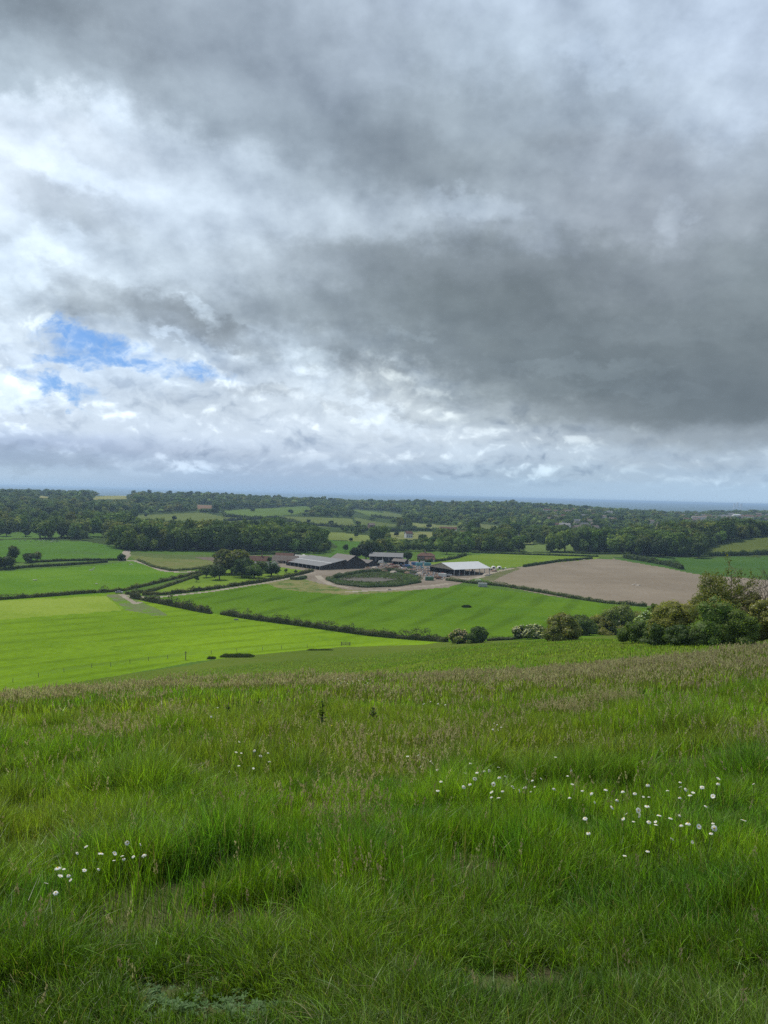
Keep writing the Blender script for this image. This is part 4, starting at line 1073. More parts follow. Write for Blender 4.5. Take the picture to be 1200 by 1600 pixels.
def place(px, py, dmin=150):
    p = unproj(px, py, dmin); return p
def barn(label, p, rot, L, Wd, eave, ridge, roof_m, wall_m, name='barn', open_front=False, posts=0, gables=None, strip=False, doors=(), windows=(), chimneys=(), cat='barn', over=.6, side_h=None, skew=.5, hip=0.0, wallgap=0.0):
    """gabled building: ridge along local x, length L, width Wd; front is -y"""
    root = link(name, None, label=label, cat=cat, loc=(p.x, p.y, p.z - .1), rotz=rot)
    t = .15; h2 = Wd / 2; yr = -h2 + Wd * skew
    w = MB()
    if not open_front:
        w.box(-L / 2, L / 2, -h2, -h2 + .2, 0, eave)
    w.box(-L / 2, L / 2, h2 - .2, h2, 0, eave)
    gm = gables or wall_m
    w.build('wall', wall_m, root)
    for sx in (-1, 1):
        g = MB(); x0, x1 = (sx * L / 2 - (.2 if sx > 0 else 0), sx * L / 2 + (0 if sx > 0 else .2))
        if wallgap: poly = [(-h2 + .2, wallgap), (-h2 + .2, eave), (yr, ridge), (h2 - .2, eave), (h2 - .2, wallgap)]
        else: poly = [(-h2 + .2, 0), (-h2 + .2, eave), (yr, ridge), (h2 - .2, eave), (h2 - .2, 0)]
        if not hip: g.prism(poly, x0, x1); g.build('gable_wall', gm, root)
        else: g.box(x0, x1, -h2 + .2, h2 - .2, 0, eave); g.build('end_wall', gm, root)
    r = MB(); xo = L / 2 + over
    sl1 = (ridge - eave) / (yr + h2); sl2 = (ridge - eave) / (h2 - yr)
    fe = (-h2 - over, eave - sl1 * over); be = (h2 + over, eave - sl2 * over)
    if hip:
        hx = xo - hip
        r.face([(-xo, fe[0], fe[1]), (xo, fe[0], fe[1]), (hx, yr, ridge), (-hx, yr, ridge)]); r.face([(xo, be[0], be[1]), (-xo, be[0], be[1]), (-hx, yr, ridge), (hx, yr, ridge)])
        r.face([(xo, fe[0], fe[1]), (xo, be[0], be[1]), (hx, yr, ridge)]); r.face([(-xo, be[0], be[1]), (-xo, fe[0], fe[1]), (-hx, yr, ridge)])
        r.face([(-xo, fe[0], fe[1]), (-xo, be[0], be[1]), (xo, be[0], be[1]), (xo, fe[0], fe[1])])
    else:
        r.prism([fe, (yr, ridge + t), be, (be[0], be[1] - t), (yr, ridge), (fe[0], fe[1] - t)], -xo, xo)
    ro = r.build('roof', roof_m, root)
    if strip:
        s_ = MB(); f0, f1 = strip
        y0 = fe[0] + (yr - fe[0]) * f0; z0 = fe[1] + (ridge + t - fe[1]) * f0; y1 = fe[0] + (yr - fe[0]) * f1; z1 = fe[1] + (ridge + t - fe[1]) * f1
        s_.prism([(y0, z0 + .01), (y1, z1 + .01), (y1, z1 + .09), (y0, z0 + .09)], -xo + .3, xo - .3); s_.build('rooflight', B_STRIP, ro)
    if posts:
        for k in range(posts):
            q = MB(); x = -L / 2 + .2 + (L - .4) * k / (posts - 1); q.box(x - .18, x + .18, -h2, -h2 + .36, 0, eave); q.build('post', B_STEEL, root)
    for (x, w_, h_, face) in doors:
        q = MB()
        if face == 'front': q.box(x - w_ / 2, x + w_ / 2, -h2 - .06, -h2 - .003, .05, h_)
        else: q.box(*((L / 2 + .003, L / 2 + .06) if face == 'right' else (-L / 2 - .06, -L / 2 - .003)), x - w_ / 2, x + w_ / 2, .05, h_)
        q.build('door', B_DARK, root)
    for (x, z, w_, h_, face) in windows:
        q = MB(); g = MB()
        if face == 'front':
            q.box(x - w_ / 2 - .1, x + w_ / 2 + .1, -h2 - .05, -h2 - .003, z - h_ / 2 - .1, z + h_ / 2 + .1); g.box(x - w_ / 2, x + w_ / 2, -h2 - .08, -h2 - .053, z - h_ / 2, z + h_ / 2)
        else:
            a = (L / 2 + .003, L / 2 + .05) if face == 'right' else (-L / 2 - .05, -L / 2 - .003); b = (L / 2 + .053, L / 2 + .08) if face == 'right' else (-L / 2 - .08, -L / 2 - .053)
            q.box(*a, x - w_ / 2 - .1, x + w_ / 2 + .1, z - h_ / 2 - .1, z + h_ / 2 + .1); g.box(*b, x - w_ / 2, x + w_ / 2, z - h_ / 2, z + h_ / 2)
        qo = q.build('window', B_WHITE, root); g.build('pane', B_GLASS, qo)
    for (x, y, hh) in chimneys:
        q = MB(); q.box(x - .5, x + .5, y - .4, y + .4, ridge - 1.6, ridge + hh); q.box(x - .6, x + .6, y - .5, y + .5, ridge + hh, ridge + hh + .15); q.cyl((x, y), .16, ridge + hh + .15, ridge + hh + .55, 8)
        q.build('chimney', B_BRICK, ro)
    return root

def build_farm():
    ax = R(-50)
    # long livestock barn, its axis running away to the left
    p = place(492, 886.5)
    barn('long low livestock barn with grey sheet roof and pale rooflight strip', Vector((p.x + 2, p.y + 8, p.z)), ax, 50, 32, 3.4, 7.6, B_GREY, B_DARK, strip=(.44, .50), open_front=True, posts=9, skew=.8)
    p = place(545, 888)
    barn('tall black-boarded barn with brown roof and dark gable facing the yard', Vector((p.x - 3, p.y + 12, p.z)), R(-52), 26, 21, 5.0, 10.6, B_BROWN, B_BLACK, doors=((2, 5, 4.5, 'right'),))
    p = place(573, 886)
    barn('low brown lean-to joined to the black barn', Vector((p.x, p.y + 10, p.z)), R(-40), 13, 12, 3.6, 5.6, B_BROWN, B_BLACK, doors=((0, 4, 3, 'right'),))
    p = place(604, 879)
    barn('grey steel machinery shed with open dark front', Vector((p.x, p.y + 8, p.z)), R(-6), 30, 18, 5.6, 8.4, B_GREY, B_STEEL, name='machinery_shed', open_front=True, posts=6, cat='shed', gables=B_STEEL)
    p = place(622, 882)
    barn('small dark lean-to shed at the right of the machinery shed', Vector((p.x + 2, p.y + 2, p.z)), R(-25), 12, 9, 3.2, 5, B_BROWN, B_BLACK, name='lean_to_shed', open_front=True, posts=3, cat='shed')
    # open-sided cattle shed at the right; gable end faces left-near
    p = place(716, 899)
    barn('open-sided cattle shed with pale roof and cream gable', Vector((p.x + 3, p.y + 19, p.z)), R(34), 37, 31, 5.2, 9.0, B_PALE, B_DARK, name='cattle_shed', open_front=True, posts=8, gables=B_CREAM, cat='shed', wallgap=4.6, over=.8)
    # farmhouse group on the left
    p = place(401, 884)
    barn('red-tiled farmhouse with chimney behind the big spreading tree', Vector((p.x, p.y + 5, p.z)), R(3), 19, 8, 4.8, 8.0, B_TILE, B_WHITE, name='farmhouse', cat='house', chimneys=((3.5, 0, 1.5),), windows=((-5, 3.6, 1.2, 1.2, 'front'), (0, 3.6, 1.2, 1.2, 'front'), (5, 3.6, 1.2, 1.2, 'front'), (-3, 1.4, 1.2, 1.1, 'front'), (3, 1.4, 1.2, 1.1, 'front')))
    p = place(387, 886)
    barn('white gabled wing, nearer one in front of the red-tiled farmhouse', Vector((p.x + .5, p.y + 1, p.z)), R(96), 9, 6.5, 4.4, 8.6, B_TILE, B_WHITE, name='farmhouse_wing', cat='house', windows=((0, 3.4, 1.1, 1.2, 'left'), (0, 5.6, .8, .9, 'left')))
    p = place(404, 888)
    barn('low grey-roofed outhouse below the farmhouse', Vector((p.x, p.y + 3, p.z)), R(5), 10, 7, 2.6, 5.0, B_GREY, B_WHITE, name='outhouse', cat='outhouse', doors=((-2, 1.1, 2, 'front'),))
    p = place(430, 884)
    barn('small white cottage with brown roof beside the stable range', Vector((p.x - 1, p.y + 2, p.z)), R(95), 8, 6, 2.8, 5.6, B_TILE2, B_WHITE, name='cottage', cat='house', windows=((0, 2.2, 1, 1, 'left'),), doors=((1.8, .9, 2, 'left'),))
    p = place(444, 881)
    barn('long stable range with grey-brown tiled roof', Vector((p.x, p.y + 9, p.z)), R(-4), 22, 8, 3.0, 6.6, B_TILE2, B_BRICK, name='stable_range', cat='stable', doors=((-6, 1.4, 2.2, 'front'), (0, 1.4, 2.2, 'front'), (6, 1.4, 2.2, 'front')))
    p = place(455, 883)
    barn('small brown-roofed hut at the barn corner', Vector((p.x, p.y + 2, p.z)), R(20), 7, 5, 2.6, 4.6, B_TILE, B_BLACK, name='hut', cat='hut', doors=((0, 1.2, 2, 'front'),))
    p = place(436, 879)
    barn('old brown-tiled barn roof between the cottage and long barn', Vector((p.x + 3, p.y + 16, p.z)), R(-10), 16, 9, 3.6, 7.4, B_TILE, B_BLACK, name='old_barn', doors=((0, 3, 3, 'front'),))
    p = place(470, 880)
    barn('grey low shed tucked behind the left end of the long barn', Vector((p.x, p.y + 24, p.z)), R(-30), 18, 10, 3.0, 5.4, B_GREY, B_DARK, name='low_shed', doors=((0, 3, 2.6, 'front'),), cat='shed')
    # brick house behind the yard
    p = place(666, 877)
    barn('pink brick house with hipped red-brown roof and tall chimney', Vector((p.x, p.y + 6, p.z)), R(-8), 16, 9, 5.2, 7.8, B_TILE, B_BRICK, name='brick_house', cat='house', hip=4, chimneys=((-1, 0, 1.8),), windows=((-6, 3.9, 1.2, 1.2, 'front'), (-2.5, 3.9, 1.2, 1.2, 'front'), (2, 3.9, 1.2, 1.2, 'front'), (6, 3.9, 1.2, 1.2, 'front'), (-5, 1.4, 1.4, 1.2, 'front')), doors=((-1.5, 1.1, 2.1, 'front'),))
    p = place(672, 878)
    barn('white rendered porch wing on the front of the brick house', Vector((p.x, p.y + .5, p.z)), R(-8), 8.4, 4, 2.6, 4.2, B_TILE, B_WHITE, name='porch_wing', cat='house', windows=((-2, 1.5, 1.2, 1, 'front'), (2, 1.5, 1.2, 1, 'front')))
    # white feed silo
    p = place(474.5, 876)
    s = link('feed_silo', None, label='squat white feed tank with domed cap behind the long barn', cat='tank', loc=(p.x, p.y, p.z + 1.4))
    q = MB(); q.cyl((0, 0), 2.0, 0, 3.4, 20); q.build('drum', B_WHITE, s)
    q = MB(); q.cyl((0, 0), 2.05, 3.4, 3.9, 20, r1=1.5); q.cyl((0, 0), 1.5, 3.9, 4.3, 20, r1=.4); q.build('cap', B_WHITE, s)
    q = MB(); [q.box(a - .12, a + .12, b - .12, b + .12, -1.6, 0) for a in (-1.2, 1.2) for b in (-1.2, 1.2)]; q.build('stand', B_STEEL, s)
    # white wrapped bales / igloos by the yellow-green field
    for k, (x, y, lb) in enumerate([(771, 888, 'left one of two white domed calf igloos by the cattle shed'), (780, 888, 'right one of two white domed calf igloos by the cattle shed')]):
        p = place(x, y); r_ = link('calf_igloo', None, label=lb, cat='calf shelter', loc=p, group='white domed calf igloos')
        bm = bmesh.new(); bmesh.ops.create_uvsphere(bm, u_segments=20, v_segments=12, radius=2.3)
        bmesh.ops.delete(bm, geom=[v for v in bm.verts if v.co.z < -.01], context='VERTS')
        for v in bm.verts: v.co.z *= .95
        me = bpy.data.meshes.new('shell'); bm.to_mesh(me); bm.free(); me.materials.append(B_WHITE); link('shell', me, parent=r_)
        q = MB(); q.box(-.7, .7, -2.5, -1.9, 0, 1.5); q.build('entrance', B_DARK, r_)
build_farm()

# ------------------------------------------------------------------ vehicles and yard things
def paint(name, c, rough=.35): return m_plain(name, c, .06, 1, rough, .5)
P_TYRE = m_plain('tyre_rubber', (.02, .02, .02), .2, 3, .9)
P = {k: paint(k + '_paint', c) for k, c in dict(white=(.62, .62, .60), blue=(.05, .13, .30), red=(.30, .04, .03), green=(.04, .14, .06), silver=(.38, .39, .40), orange=(.42, .14, .03), teal=(.10, .30, .33), black=(.03, .03, .03), rust=(.22, .11, .06)).items()}
def wheels(root, pts, r=.36, w=.25):
    for (x, y) in pts:
        q = MB(); q.cyl((x, r), r, y - w / 2, y + w / 2, 12, 'y'); t = q.build('wheel', P_TYRE, root)
def make_car(c):
    r = link('parked_car', None); q = MB()
    q.prism([(-.85, .35), (.85, .35), (.88, .9), (-.88, .9)], -2.1, 2.1)
    q.build('body', P[c], r); q = MB()
    b = len(q.v); q.v += [(-1.5, -.8, .9), (1.2, -.8, .9), (1.2, .8, .9), (-1.5, .8, .9), (-1.1, -.65, 1.42), (.6, -.65, 1.42), (.6, .65, 1.42), (-1.1, .65, 1.42)]
    for f in ((0, 1, 5, 4), (1, 2, 6, 5), (2, 3, 7, 6), (3, 0, 4, 7)): q.f.append([b + i for i in f]); q.m.append(0)
    q.f.append([b + 4, b + 5, b + 6, b + 7]); q.m.append(1); q.build('cabin', [B_GLASS, P[c]], r)
    wheels(r, [(-1.3, -.8), (1.3, -.8), (-1.3, .8), (1.3, .8)], .32, .2); return r
def make_van(c):
    r = link('parked_van', None); q = MB()
    q.prism([(-.95, .4), (.95, .4), (.95, 2.1), (.85, 2.3), (-.85, 2.3), (-.95, 2.1)], -2.6, 1.5); q.prism([(-.95, .4), (.95, .4), (.95, 1.2), (-.95, 1.2)], 1.503, 2.6)
    q.build('body', P[c], r); q = MB(); q.face([(1.51, -.9, 1.21), (2.3, -.9, 1.21), (1.7, -.8, 2.1), (1.51, -.8, 2.1)]); q.face([(1.51, .9, 1.21), (2.3, .9, 1.21), (1.7, .8, 2.1), (1.51, .8, 2.1)])
    q.face([(2.3, -.9, 1.21), (2.3, .9, 1.21), (1.7, .8, 2.1), (1.7, -.8, 2.1)]); q.face([(1.51, -.8, 2.1), (1.7, -.8, 2.1), (1.7, .8, 2.1), (1.51, .8, 2.1)]); q.build('windscreen', B_GLASS, r)
    wheels(r, [(-1.7, -.85), (1.8, -.85), (-1.7, .85), (1.8, .85)], .36, .22); return r
def make_tractor(c):
    r = link('tractor', None); q = MB(); q.box(-.2, 2.2, -.4, .4, .8, 1.6); q.box(2.2, 2.35, -.35, .35, .85, 1.5); q.cyl((1.4, .25), .05, 1.6, 2.4, 8); q.build('bonnet', P[c], r)
    q = MB(); q.box(-1.5, -.2, -.7, .7, 1.5, 2.6); q.build('cab', B_GLASS, r); q = MB(); q.box(-1.6, -.1, -.8, .8, 2.603, 2.75); q.build('cab_roof', P[c], r)
    wheels(r, [(-1, -.95), (-1, .95)], .85, .45); wheels(r, [(1.8, -.8), (1.8, .8)], .5, .3); return r
def make_trailer(c):
    r = link('trailer', None); q = MB(); q.box(-2.8, 2.4, -1.2, 1.2, .9, 1.05); q.box(-2.8, -2.7, -1.2, 1.2, 1.05, 2.0); q.box(2.3, 2.4, -1.2, 1.2, 1.05, 2.0)
    q.box(-2.697, 2.297, -1.2, -1.12, 1.05, 2.0); q.box(-2.697, 2.297, 1.12, 1.2, 1.05, 2.0); q.build('body', P[c], r)
    q = MB(); q.box(2.4, 4.2, -.08, .08, .75, .9); q.build('drawbar', B_STEEL, r); wheels(r, [(-.9, -1.1), (-.9, 1.1), (.3, -1.1), (.3, 1.1)], .45, .3); return r
def make_container(c):
    r = link('storage_container', None); q = MB(); q.box(-3, 3, -1.2, 1.2, .1, 2.6)
    for k in range(14): x = -2.8 + k * .42; q.box(x, x + .2, -1.26, -1.203, .3, 2.4)
    q.build('body', P[c], r); q = MB(); q.box(3.003, 3.08, -1.1, -.03, .2, 2.5); q.box(3.003, 3.08, .03, 1.1, .2, 2.5); q.build('door', P[c], r); return r
def make_pallets(c):
    r = MB()
    for k in range(9):
        z = k * .15
        for j in range(5): r.box(-.6, .6, -.6 + j * .26, -.6 + j * .26 + .18, z + .1, z + .13)
        for j in (-.55, 0, .45): r.box(j, j + .1, -.6, .6, z, z + .097)
    return r.build('pallet_stack', B_PAL)
B_PAL = m_plain('pallet_wood', (.30, .23, .15), .25, 3, .9)
B_WRAP = m_plain('bale_wrap', (.045, .05, .05), .2, 2, .3, .5)
B_SOIL = m_plain('heaped_soil', (.17, .12, .085), .35, 1.2, .95)
B_RUB = m_plain('pale_rubble', (.32, .28, .23), .35, 2.5, .95)
def make_heap(c, n=10, seed=0):
    rng = np.random.default_rng(seed + (3 if c == 'rub' else 0)); v, f = ICO2
    V = v.copy(); V[:, 2] = np.maximum(V[:, 2], -.05); V *= (1 + .3 * (rng.random((len(V), 1)) - .5)); V *= np.array([3.2, 2.4, 1.6])
    r = link('rubble_heap' if c == 'rub' else 'soil_heap', mesh_np('heap', V, tris=f, mats=[B_RUB if c == 'rub' else B_SOIL])); return r
def make_bale(c):
    q = MB(); q.cyl((0, .65), .65, -.6, .6, 16, 'y'); q.cyl((0, .65), .66, -.2, .2, 16, 'y'); return q.build('wrapped_bale', B_WRAP if c == 'black' else P[c])
def make_tank(c):
    q = MB(); q.cyl((0, 0), .6, 0, 1.2, 14); q.cyl((0, 0), .6, 1.2, 1.4, 14, r1=.25); q.cyl((0, 0), .2, 1.4, 1.5, 10); return q.build('liquid_drum', P[c])
def copy_tree(o, parent=None):
    c = o.copy(); COL.objects.link(c); c.parent = parent
    for ch in list(o.children): copy_tree(ch, c)
    return c
YARD = [   # kind, colour, x, y, rot, label
 ('van','white',596,880,20,'white van parked in front of the machinery shed'), ('car','silver',603,882,80,'silver car between the white van and steel shed'),
 ('car','red',612,883,10,'small red car parked right of the silver car'), ('tractor','green',590,884,150,'green tractor standing at the left of the yard'),
 ('tractor','blue',628,886,30,'blue tractor among the yard clutter'), ('trailer','rust',618,888,5,'rust-brown trailer in the middle of the yard'),
 ('trailer','green',640,889,60,'green tipping trailer behind the lagoon bank'), ('container','blue',648,883,8,'dark blue storage container beside the brick house hedge'),
 ('container','teal',655,884,14,'teal container, left of the two teal containers'), ('container','teal',668,884,5,'teal container, right of the two teal containers'),
 ('container','white',634,880,-5,'white storage container behind the yard clutter'), ('container','rust',610,891,15,'rusty container nearest the lagoon'),
 ('car','blue',644,888,90,'blue car parked nose to the lagoon side'), ('car','white',652,889,70,'white car, left of the cars by the teal containers'),
 ('car','teal',660,888,95,'pale teal car below the teal containers'), ('car','silver',668,888,85,'silver car at the right of the teal containers'),
 ('car','blue',675,886,100,'dark blue car at the cattle shed corner'), ('van','blue',637,886,10,'blue van beside the green tipping trailer'),
 ('van','silver',661,881,0,'silver van behind the teal containers'), ('tractor','red',690,900,200,'red tractor in front of the cattle shed'),
 ('trailer','silver',700,901,170,'grey trailer at the left front of the cattle shed'), ('container','white',691,901,-20,'pale box container standing by the cattle shed gable'),
 ('container','green',671,907,-3,'green sheeted container beside the track gate'), ('trailer','rust',685,905,2,'rusty low trailer by the track junction'),
 ('pallets','',597,887,12,'pallet stack nearest the green tractor'), ('pallets','',603,888,30,'pallet stack beside the rust-brown trailer'), ('pallets','',624,891,0,'pallet stack nearest the lagoon reeds'),
 ('pallets','',632,893,40,'pallet stack right of the rusty container'), ('pallets','',650,892,10,'pallet stack below the white car'), ('pallets','',607,885,3,'pallet stack between the tractor and cars'),
 ('heap','soil',600,893,0,'brown soil heap at the left end of the yard'), ('heap','rub',615,895,40,'pale rubble heap above the lagoon bank'), ('heap','soil',636,896,80,'brown soil heap at the right lagoon end'),
 ('heap','rub',586,888,20,'pale rubble heap by the lean-to'), ('heap','rub',655,897,60,'pale rubble heap beside the field track'), ('heap','soil',573,891,10,'low brown heap below the black barn gable'),
 ('heap','rub',760,899,0,'rubble heap at the far end of the cattle shed'), ('heap','soil',772,893,30,'soil heap on the track behind the cattle shed'),
 ('bale','black',765,891,0,'black wrapped bale, first in the row by the igloos'), ('bale','black',768,891,10,'black wrapped bale, second in the row by the igloos'), ('bale','white',774,891,5,'white wrapped bale in the row by the igloos'),
 ('bale','black',786,890,80,'black wrapped bale beyond the igloos'), ('bale','white',790,889,30,'white wrapped bale at the field corner'),
 ('drum','teal',640,884,0,'teal liquid drum by the blue van'), ('drum','blue',658,886,0,'blue liquid drum between the teal containers'), ('drum','blue',672,889,0,'blue liquid drum by the silver car'), ('drum','white',628,889,0,'white liquid drum beside the blue tractor'), ('drum','white',599,878,0,'white liquid drum at the shed doorway'),
 ('van','white',748,911,10,'pale blue-white box van on the field edge hedge'), ('container','silver',754,917,0,'silver water bowser tank below the pale van'),
 ('car','silver',186,927,10,'silver car stopped where the lane meets the hedge corner'), ('car','white',434,887,0,'white car parked beside the small white cottage'),
 ('car','red',720,897,90,'red car under the front of the cattle shed'), ('tractor','blue',738,895,90,'blue tractor under the cattle shed roof')]
def build_yard():
    mk = dict(van=make_van, car=make_car, tractor=make_tractor, trailer=make_trailer, container=make_container, pallets=make_pallets, heap=make_heap, bale=make_bale, drum=make_tank)
    cats = dict(pallets='pallet stack', heap='heap', bale='bale', drum='drum')
    grp = dict(van='vehicles parked around the farmyard', car='vehicles parked around the farmyard', tractor='tractors of the farm', trailer='farm trailers', container='storage containers in the yard', pallets='pallet stacks in the yard', heap='heaps in the yard', bale='wrapped bales by the igloos', drum='liquid drums in the yard')
    cache = {}
    for kind, c, x, y, rot, lb in YARD:
        key = (kind, c)
        if key in cache: o = copy_tree(cache[key])
        else: o = mk[kind](c); cache[key] = o
        p = place(x, y); o.location = p; o.rotation_euler = (0, 0, R(rot))
        o['label'] = lb; o['category'] = cats.get(kind, kind); o['group'] = grp[kind]
build_yard()

# ------------------------------------------------------------------ livestock
def animal_mesh(name, L, H, col, patch=None, wool=False, lying=False, head_down=True, seed=0):
    """one continuous skinned body"""
    me = bpy.data.meshes.new(name); leg = 0.12 * H if lying else .52 * H; b = leg + .22 * H
    V = [(-.42 * L, 0, b + .03 * H), (-.15 * L, 0, b), (.15 * L, 0, b - .01 * H), (.36 * L, 0, b + .04 * H), (.50 * L, 0, b + (.0 if head_down else .22) * H), (.60 * L, 0, b - (.34 if head_down else -.26) * H * (0.3 if lying else 1)), (.68 * L, 0, b - (.48 if head_down else -.20) * H * (.3 if lying else 1))]
    rad = [.15, .20, .20, .16, .09, .075, .045]; E = [(i, i + 1) for i in range(6)]; rr = [r * H * (1.25 if wool else 1) for r in rad]
    for (i, sx) in ((0, -.40), (3, .34)):
        for sy in (-1, 1):
            k = len(V); V += [(sx * L, sy * .11 * H, leg * .95), (sx * L + (.02 * L if i else -.03 * L), sy * .12 * H, leg * .5), (sx * L, sy * .12 * H, .02)]; rr += [.085 * H, .045 * H, .035 * H]; E += [(i, k), (k, k + 1), (k + 1, k + 2)]
    k = len(V); V += [(-.50 * L, 0, b), (-.52 * L, 0, b - .25 * H)]; rr += [.025 * H, .018 * H]; E += [(0, k), (k, k + 1)]
    me.from_pydata(V, E, []); o = bpy.data.objects.new(name, me); COL.objects.link(o)
    sk = o.modifiers.new('skin', 'SKIN')
    for i, r in enumerate(rr): me.skin_vertices[0].data[i].radius = (r, r * (1.0))
    me.skin_vertices[0].data[1].use_root = True
    o.modifiers.new('sub', 'SUBSURF').levels = 1
    dg = bpy.context.evaluated_depsgraph_get(); m2 = bpy.data.meshes.new_from_object(o.evaluated_get(dg)); bpy.data.objects.remove(o)
    m2.materials.clear(); m2.materials.append(col); m2.polygons.foreach_set('use_smooth', [True] * len(m2.polygons)); return m2
def m_hide(name, a, b, th=.5):
    m, N, out = new_mat(name); o = N.node('ShaderNodeTexCoord').outputs['Object']; rnd = N.node('ShaderNodeObjectInfo').outputs['Random']
    ad = N.node('ShaderNodeVectorMath', operation='ADD'); N.l.new(o, ad.inputs[0]); N.l.new(N.comb(N.math('MULTIPLY', rnd, 40), 0.0, 0.0), ad.inputs[1])
    n = N.ramp01(N.noise(ad.outputs[0], 1.5, 2, .4)[0], th - .02, th + .02); principled(N, out, N.mix(n, a, b), .8, .15); return m
def build_stock():
    hb = m_hide('black_and_white_hide', (.02, .018, .018), (.55, .53, .50), .53); hw = m_hide('white_hide', (.5, .47, .42), (.58, .56, .52)); wl = m_hide('cream_wool', (.50, .47, .40), (.58, .55, .48))
    cow1 = animal_mesh('cow', 2.3, 1.45, hb); cow2 = animal_mesh('cow', 2.3, 1.45, hw, head_down=False); cow3 = animal_mesh('cow', 2.3, 1.45, hb, lying=True)
    sh1 = animal_mesh('sheep', 1.15, .8, wl, wool=True, lying=True, head_down=False); sh2 = animal_mesh('sheep', 1.15, .8, wl, wool=True)
    rng = random.Random(4)
    xs = [(61,845.5,1),(64,846.5,0),(66,844.5,0),(68,846.8,2),(70,845,0),(72,847,0),(74,845.5,0),(76,847,2),(78,846,0),(80,848,1),(81,845.8,0),(83,847.5,0),(85,846,0),(87,845,1),(88,848,0),(91,847,0),(93,847.6,2),(31,846.5,0),(39,846,0),(48,847,0),(56,846,0),(84,844.5,1),(90,845.2,0)]
    for k, (x, y, t) in enumerate(sorted(xs)):
        p = place(x, y); pose = ['black and white cow grazing', 'white cow with raised head', 'black and white cow lying down'][t]
        link('cow', [cow1, cow2, cow3][t], label='%s, %s from the left of the herd near the wood' % (pose, ordn(k + 1)), cat='cow', group='cattle herd by the wood', loc=p, rotz=rng.uniform(0, 6.28))
    ss = [(52,906.5,0),(54,907.2,0),(56,907,0),(141,891.5,0),(143,891.8,0),(145,891.2,1),(147,888.5,0),(205,882,0),(207,882.6,0),(211,879,0),(217,880.5,0),(222,882,1),(226,881,0),(203,883,0),(151,914,1),(213,878.2,0)]
    for k, (x, y, t) in enumerate(sorted(ss)):
        p = place(x, y); nm = 'by the big middle of the pasture' if x < 100 else ('near the hedge end' if x < 160 else 'near the gravel track')
        link('sheep', [sh1, sh2][t], label='cream sheep %s, %s from the left in the sheep pasture' % (['lying down', 'grazing'][t], ordn(k + 1)), cat='sheep', group='sheep resting on the pasture', loc=p, rotz=rng.uniform(0, 6.28)).scale = (1.35,) * 3
build_stock()

# ------------------------------------------------------------------ fences, gate, posts
def build_fences():
    pts = [(20,1066),(60,1058),(100,1050),(143,1043),(173,1041),(203,1036),(232,1032),(262,1029),(290,1026),(330,1022),(370,1019),(410,1016),(440,1014),(480,1012),(520,1010)]
    w = [unproj(x, y, 150) for x, y in pts]; root = link('wire_fence', None, label='wooden posts and wire fence along the lime pasture edge', cat='fence', loc=w[0])
    P2 = []
    for a, b in zip(w[:-1], w[1:]):
        n = max(1, int((b - a).length / 9))
        for k in range(n): q = a.lerp(b, k / n); q.z = float(terrain(q.x, q.y)); P2.append(q)
    rng = random.Random(3); pm = None
    for q in P2:
        if pm is None:
            m = MB(); m.cyl((0, 0), .09, -.2, 1.35, 7, r1=.075); o = m.build('post', M_WOODPOST, root); pm = o.data
        else: o = link('post', pm, parent=root)
        o.location = q - w[0]; o.rotation_euler = (rng.uniform(-.06, .06), rng.uniform(-.06, .06), 0)
    Vs = []; Qs = []; off = 0
    for hz in (.45, .85, 1.25):
        v, q = tube([(p - w[0] + Vector((0, 0, hz)))[:] for p in P2], [.012] * len(P2), 3); Vs.append(v); Qs.append(q + off); off += len(v)
    link('wire', mesh_np('wire', np.concatenate(Vs), np.concatenate(Qs), mats=[B_STEEL]), parent=root)
    p = unproj(290, 1031, 150); m = MB(); m.cyl((0, 0), .16, -.3, 3.0, 8, r1=.13); m.box(-.5, .5, -.05, .05, 2.5, 2.62); m.build('wooden_pole', M_WOODPOST, loc=p, label='taller wooden pole with short crossbar on the fence line', cat='pole')
    # field gate
    p = unproj(540, 1009, 150); g = link('field_gate', None, label='weathered wooden field gate standing in the pasture edge', cat='gate', loc=p, rotz=R(5))
    for x in (-1.7, 1.7):
        m = MB(); m.cyl((x, 0), .12, -.2, 1.6, 8); m.build('post', M_WOODPOST, g)
    m = MB(); [m.box(-1.55, 1.55, -.03, .03, z, z + .1) for z in (.25, .5, .75, 1.0, 1.25)]; [m.box(x, x + .1, .033, .07, .2, 1.4) for x in (-1.5, 0, 1.4)]; m.build('gate_leaf', M_WOODPOST, g)
    # track gates and posts in the yard entrance
    for k, (x, y, lb) in enumerate([(664,907,'white gatepost, left one by the green container'), (677,907,'white gatepost, right one by the green container'), (598,884,'tall white post standing in front of the steel shed')]):
        p = place(x, y); m = MB(); h = 2.6 if k < 2 else 6.0; m.cyl((0, 0), .35 if k < 2 else .22, -.2, h, 8); m.cyl((0, 0), .42 if k < 2 else .3, h, h + .15, 8); m.build('gatepost' if k < 2 else 'white_post', B_WHITE, loc=p, label=lb, cat='post')
    # water troughs
    for x, y, lb in ((228, 928, 'small pale water trough by the lane corner'), (369, 969, 'pale water trough at the start of the long diagonal hedge'), (609, 922, 'small blue-white feed trough on the verge by the track')):
        p = place(x, y); m = MB(); m.box(-1, 1, -.35, .35, .05, .12); [m.box(*b) for b in ((-1, 1, -.35, -.28, .12, .6), (-1, 1, .28, .35, .12, .6), (-1, -.93, -.277, .277, .12, .6), (.93, 1, -.277, .277, .12, .6))]; m.build('water_trough', B_CONC, loc=p, label=lb, cat='trough')
build_fences()

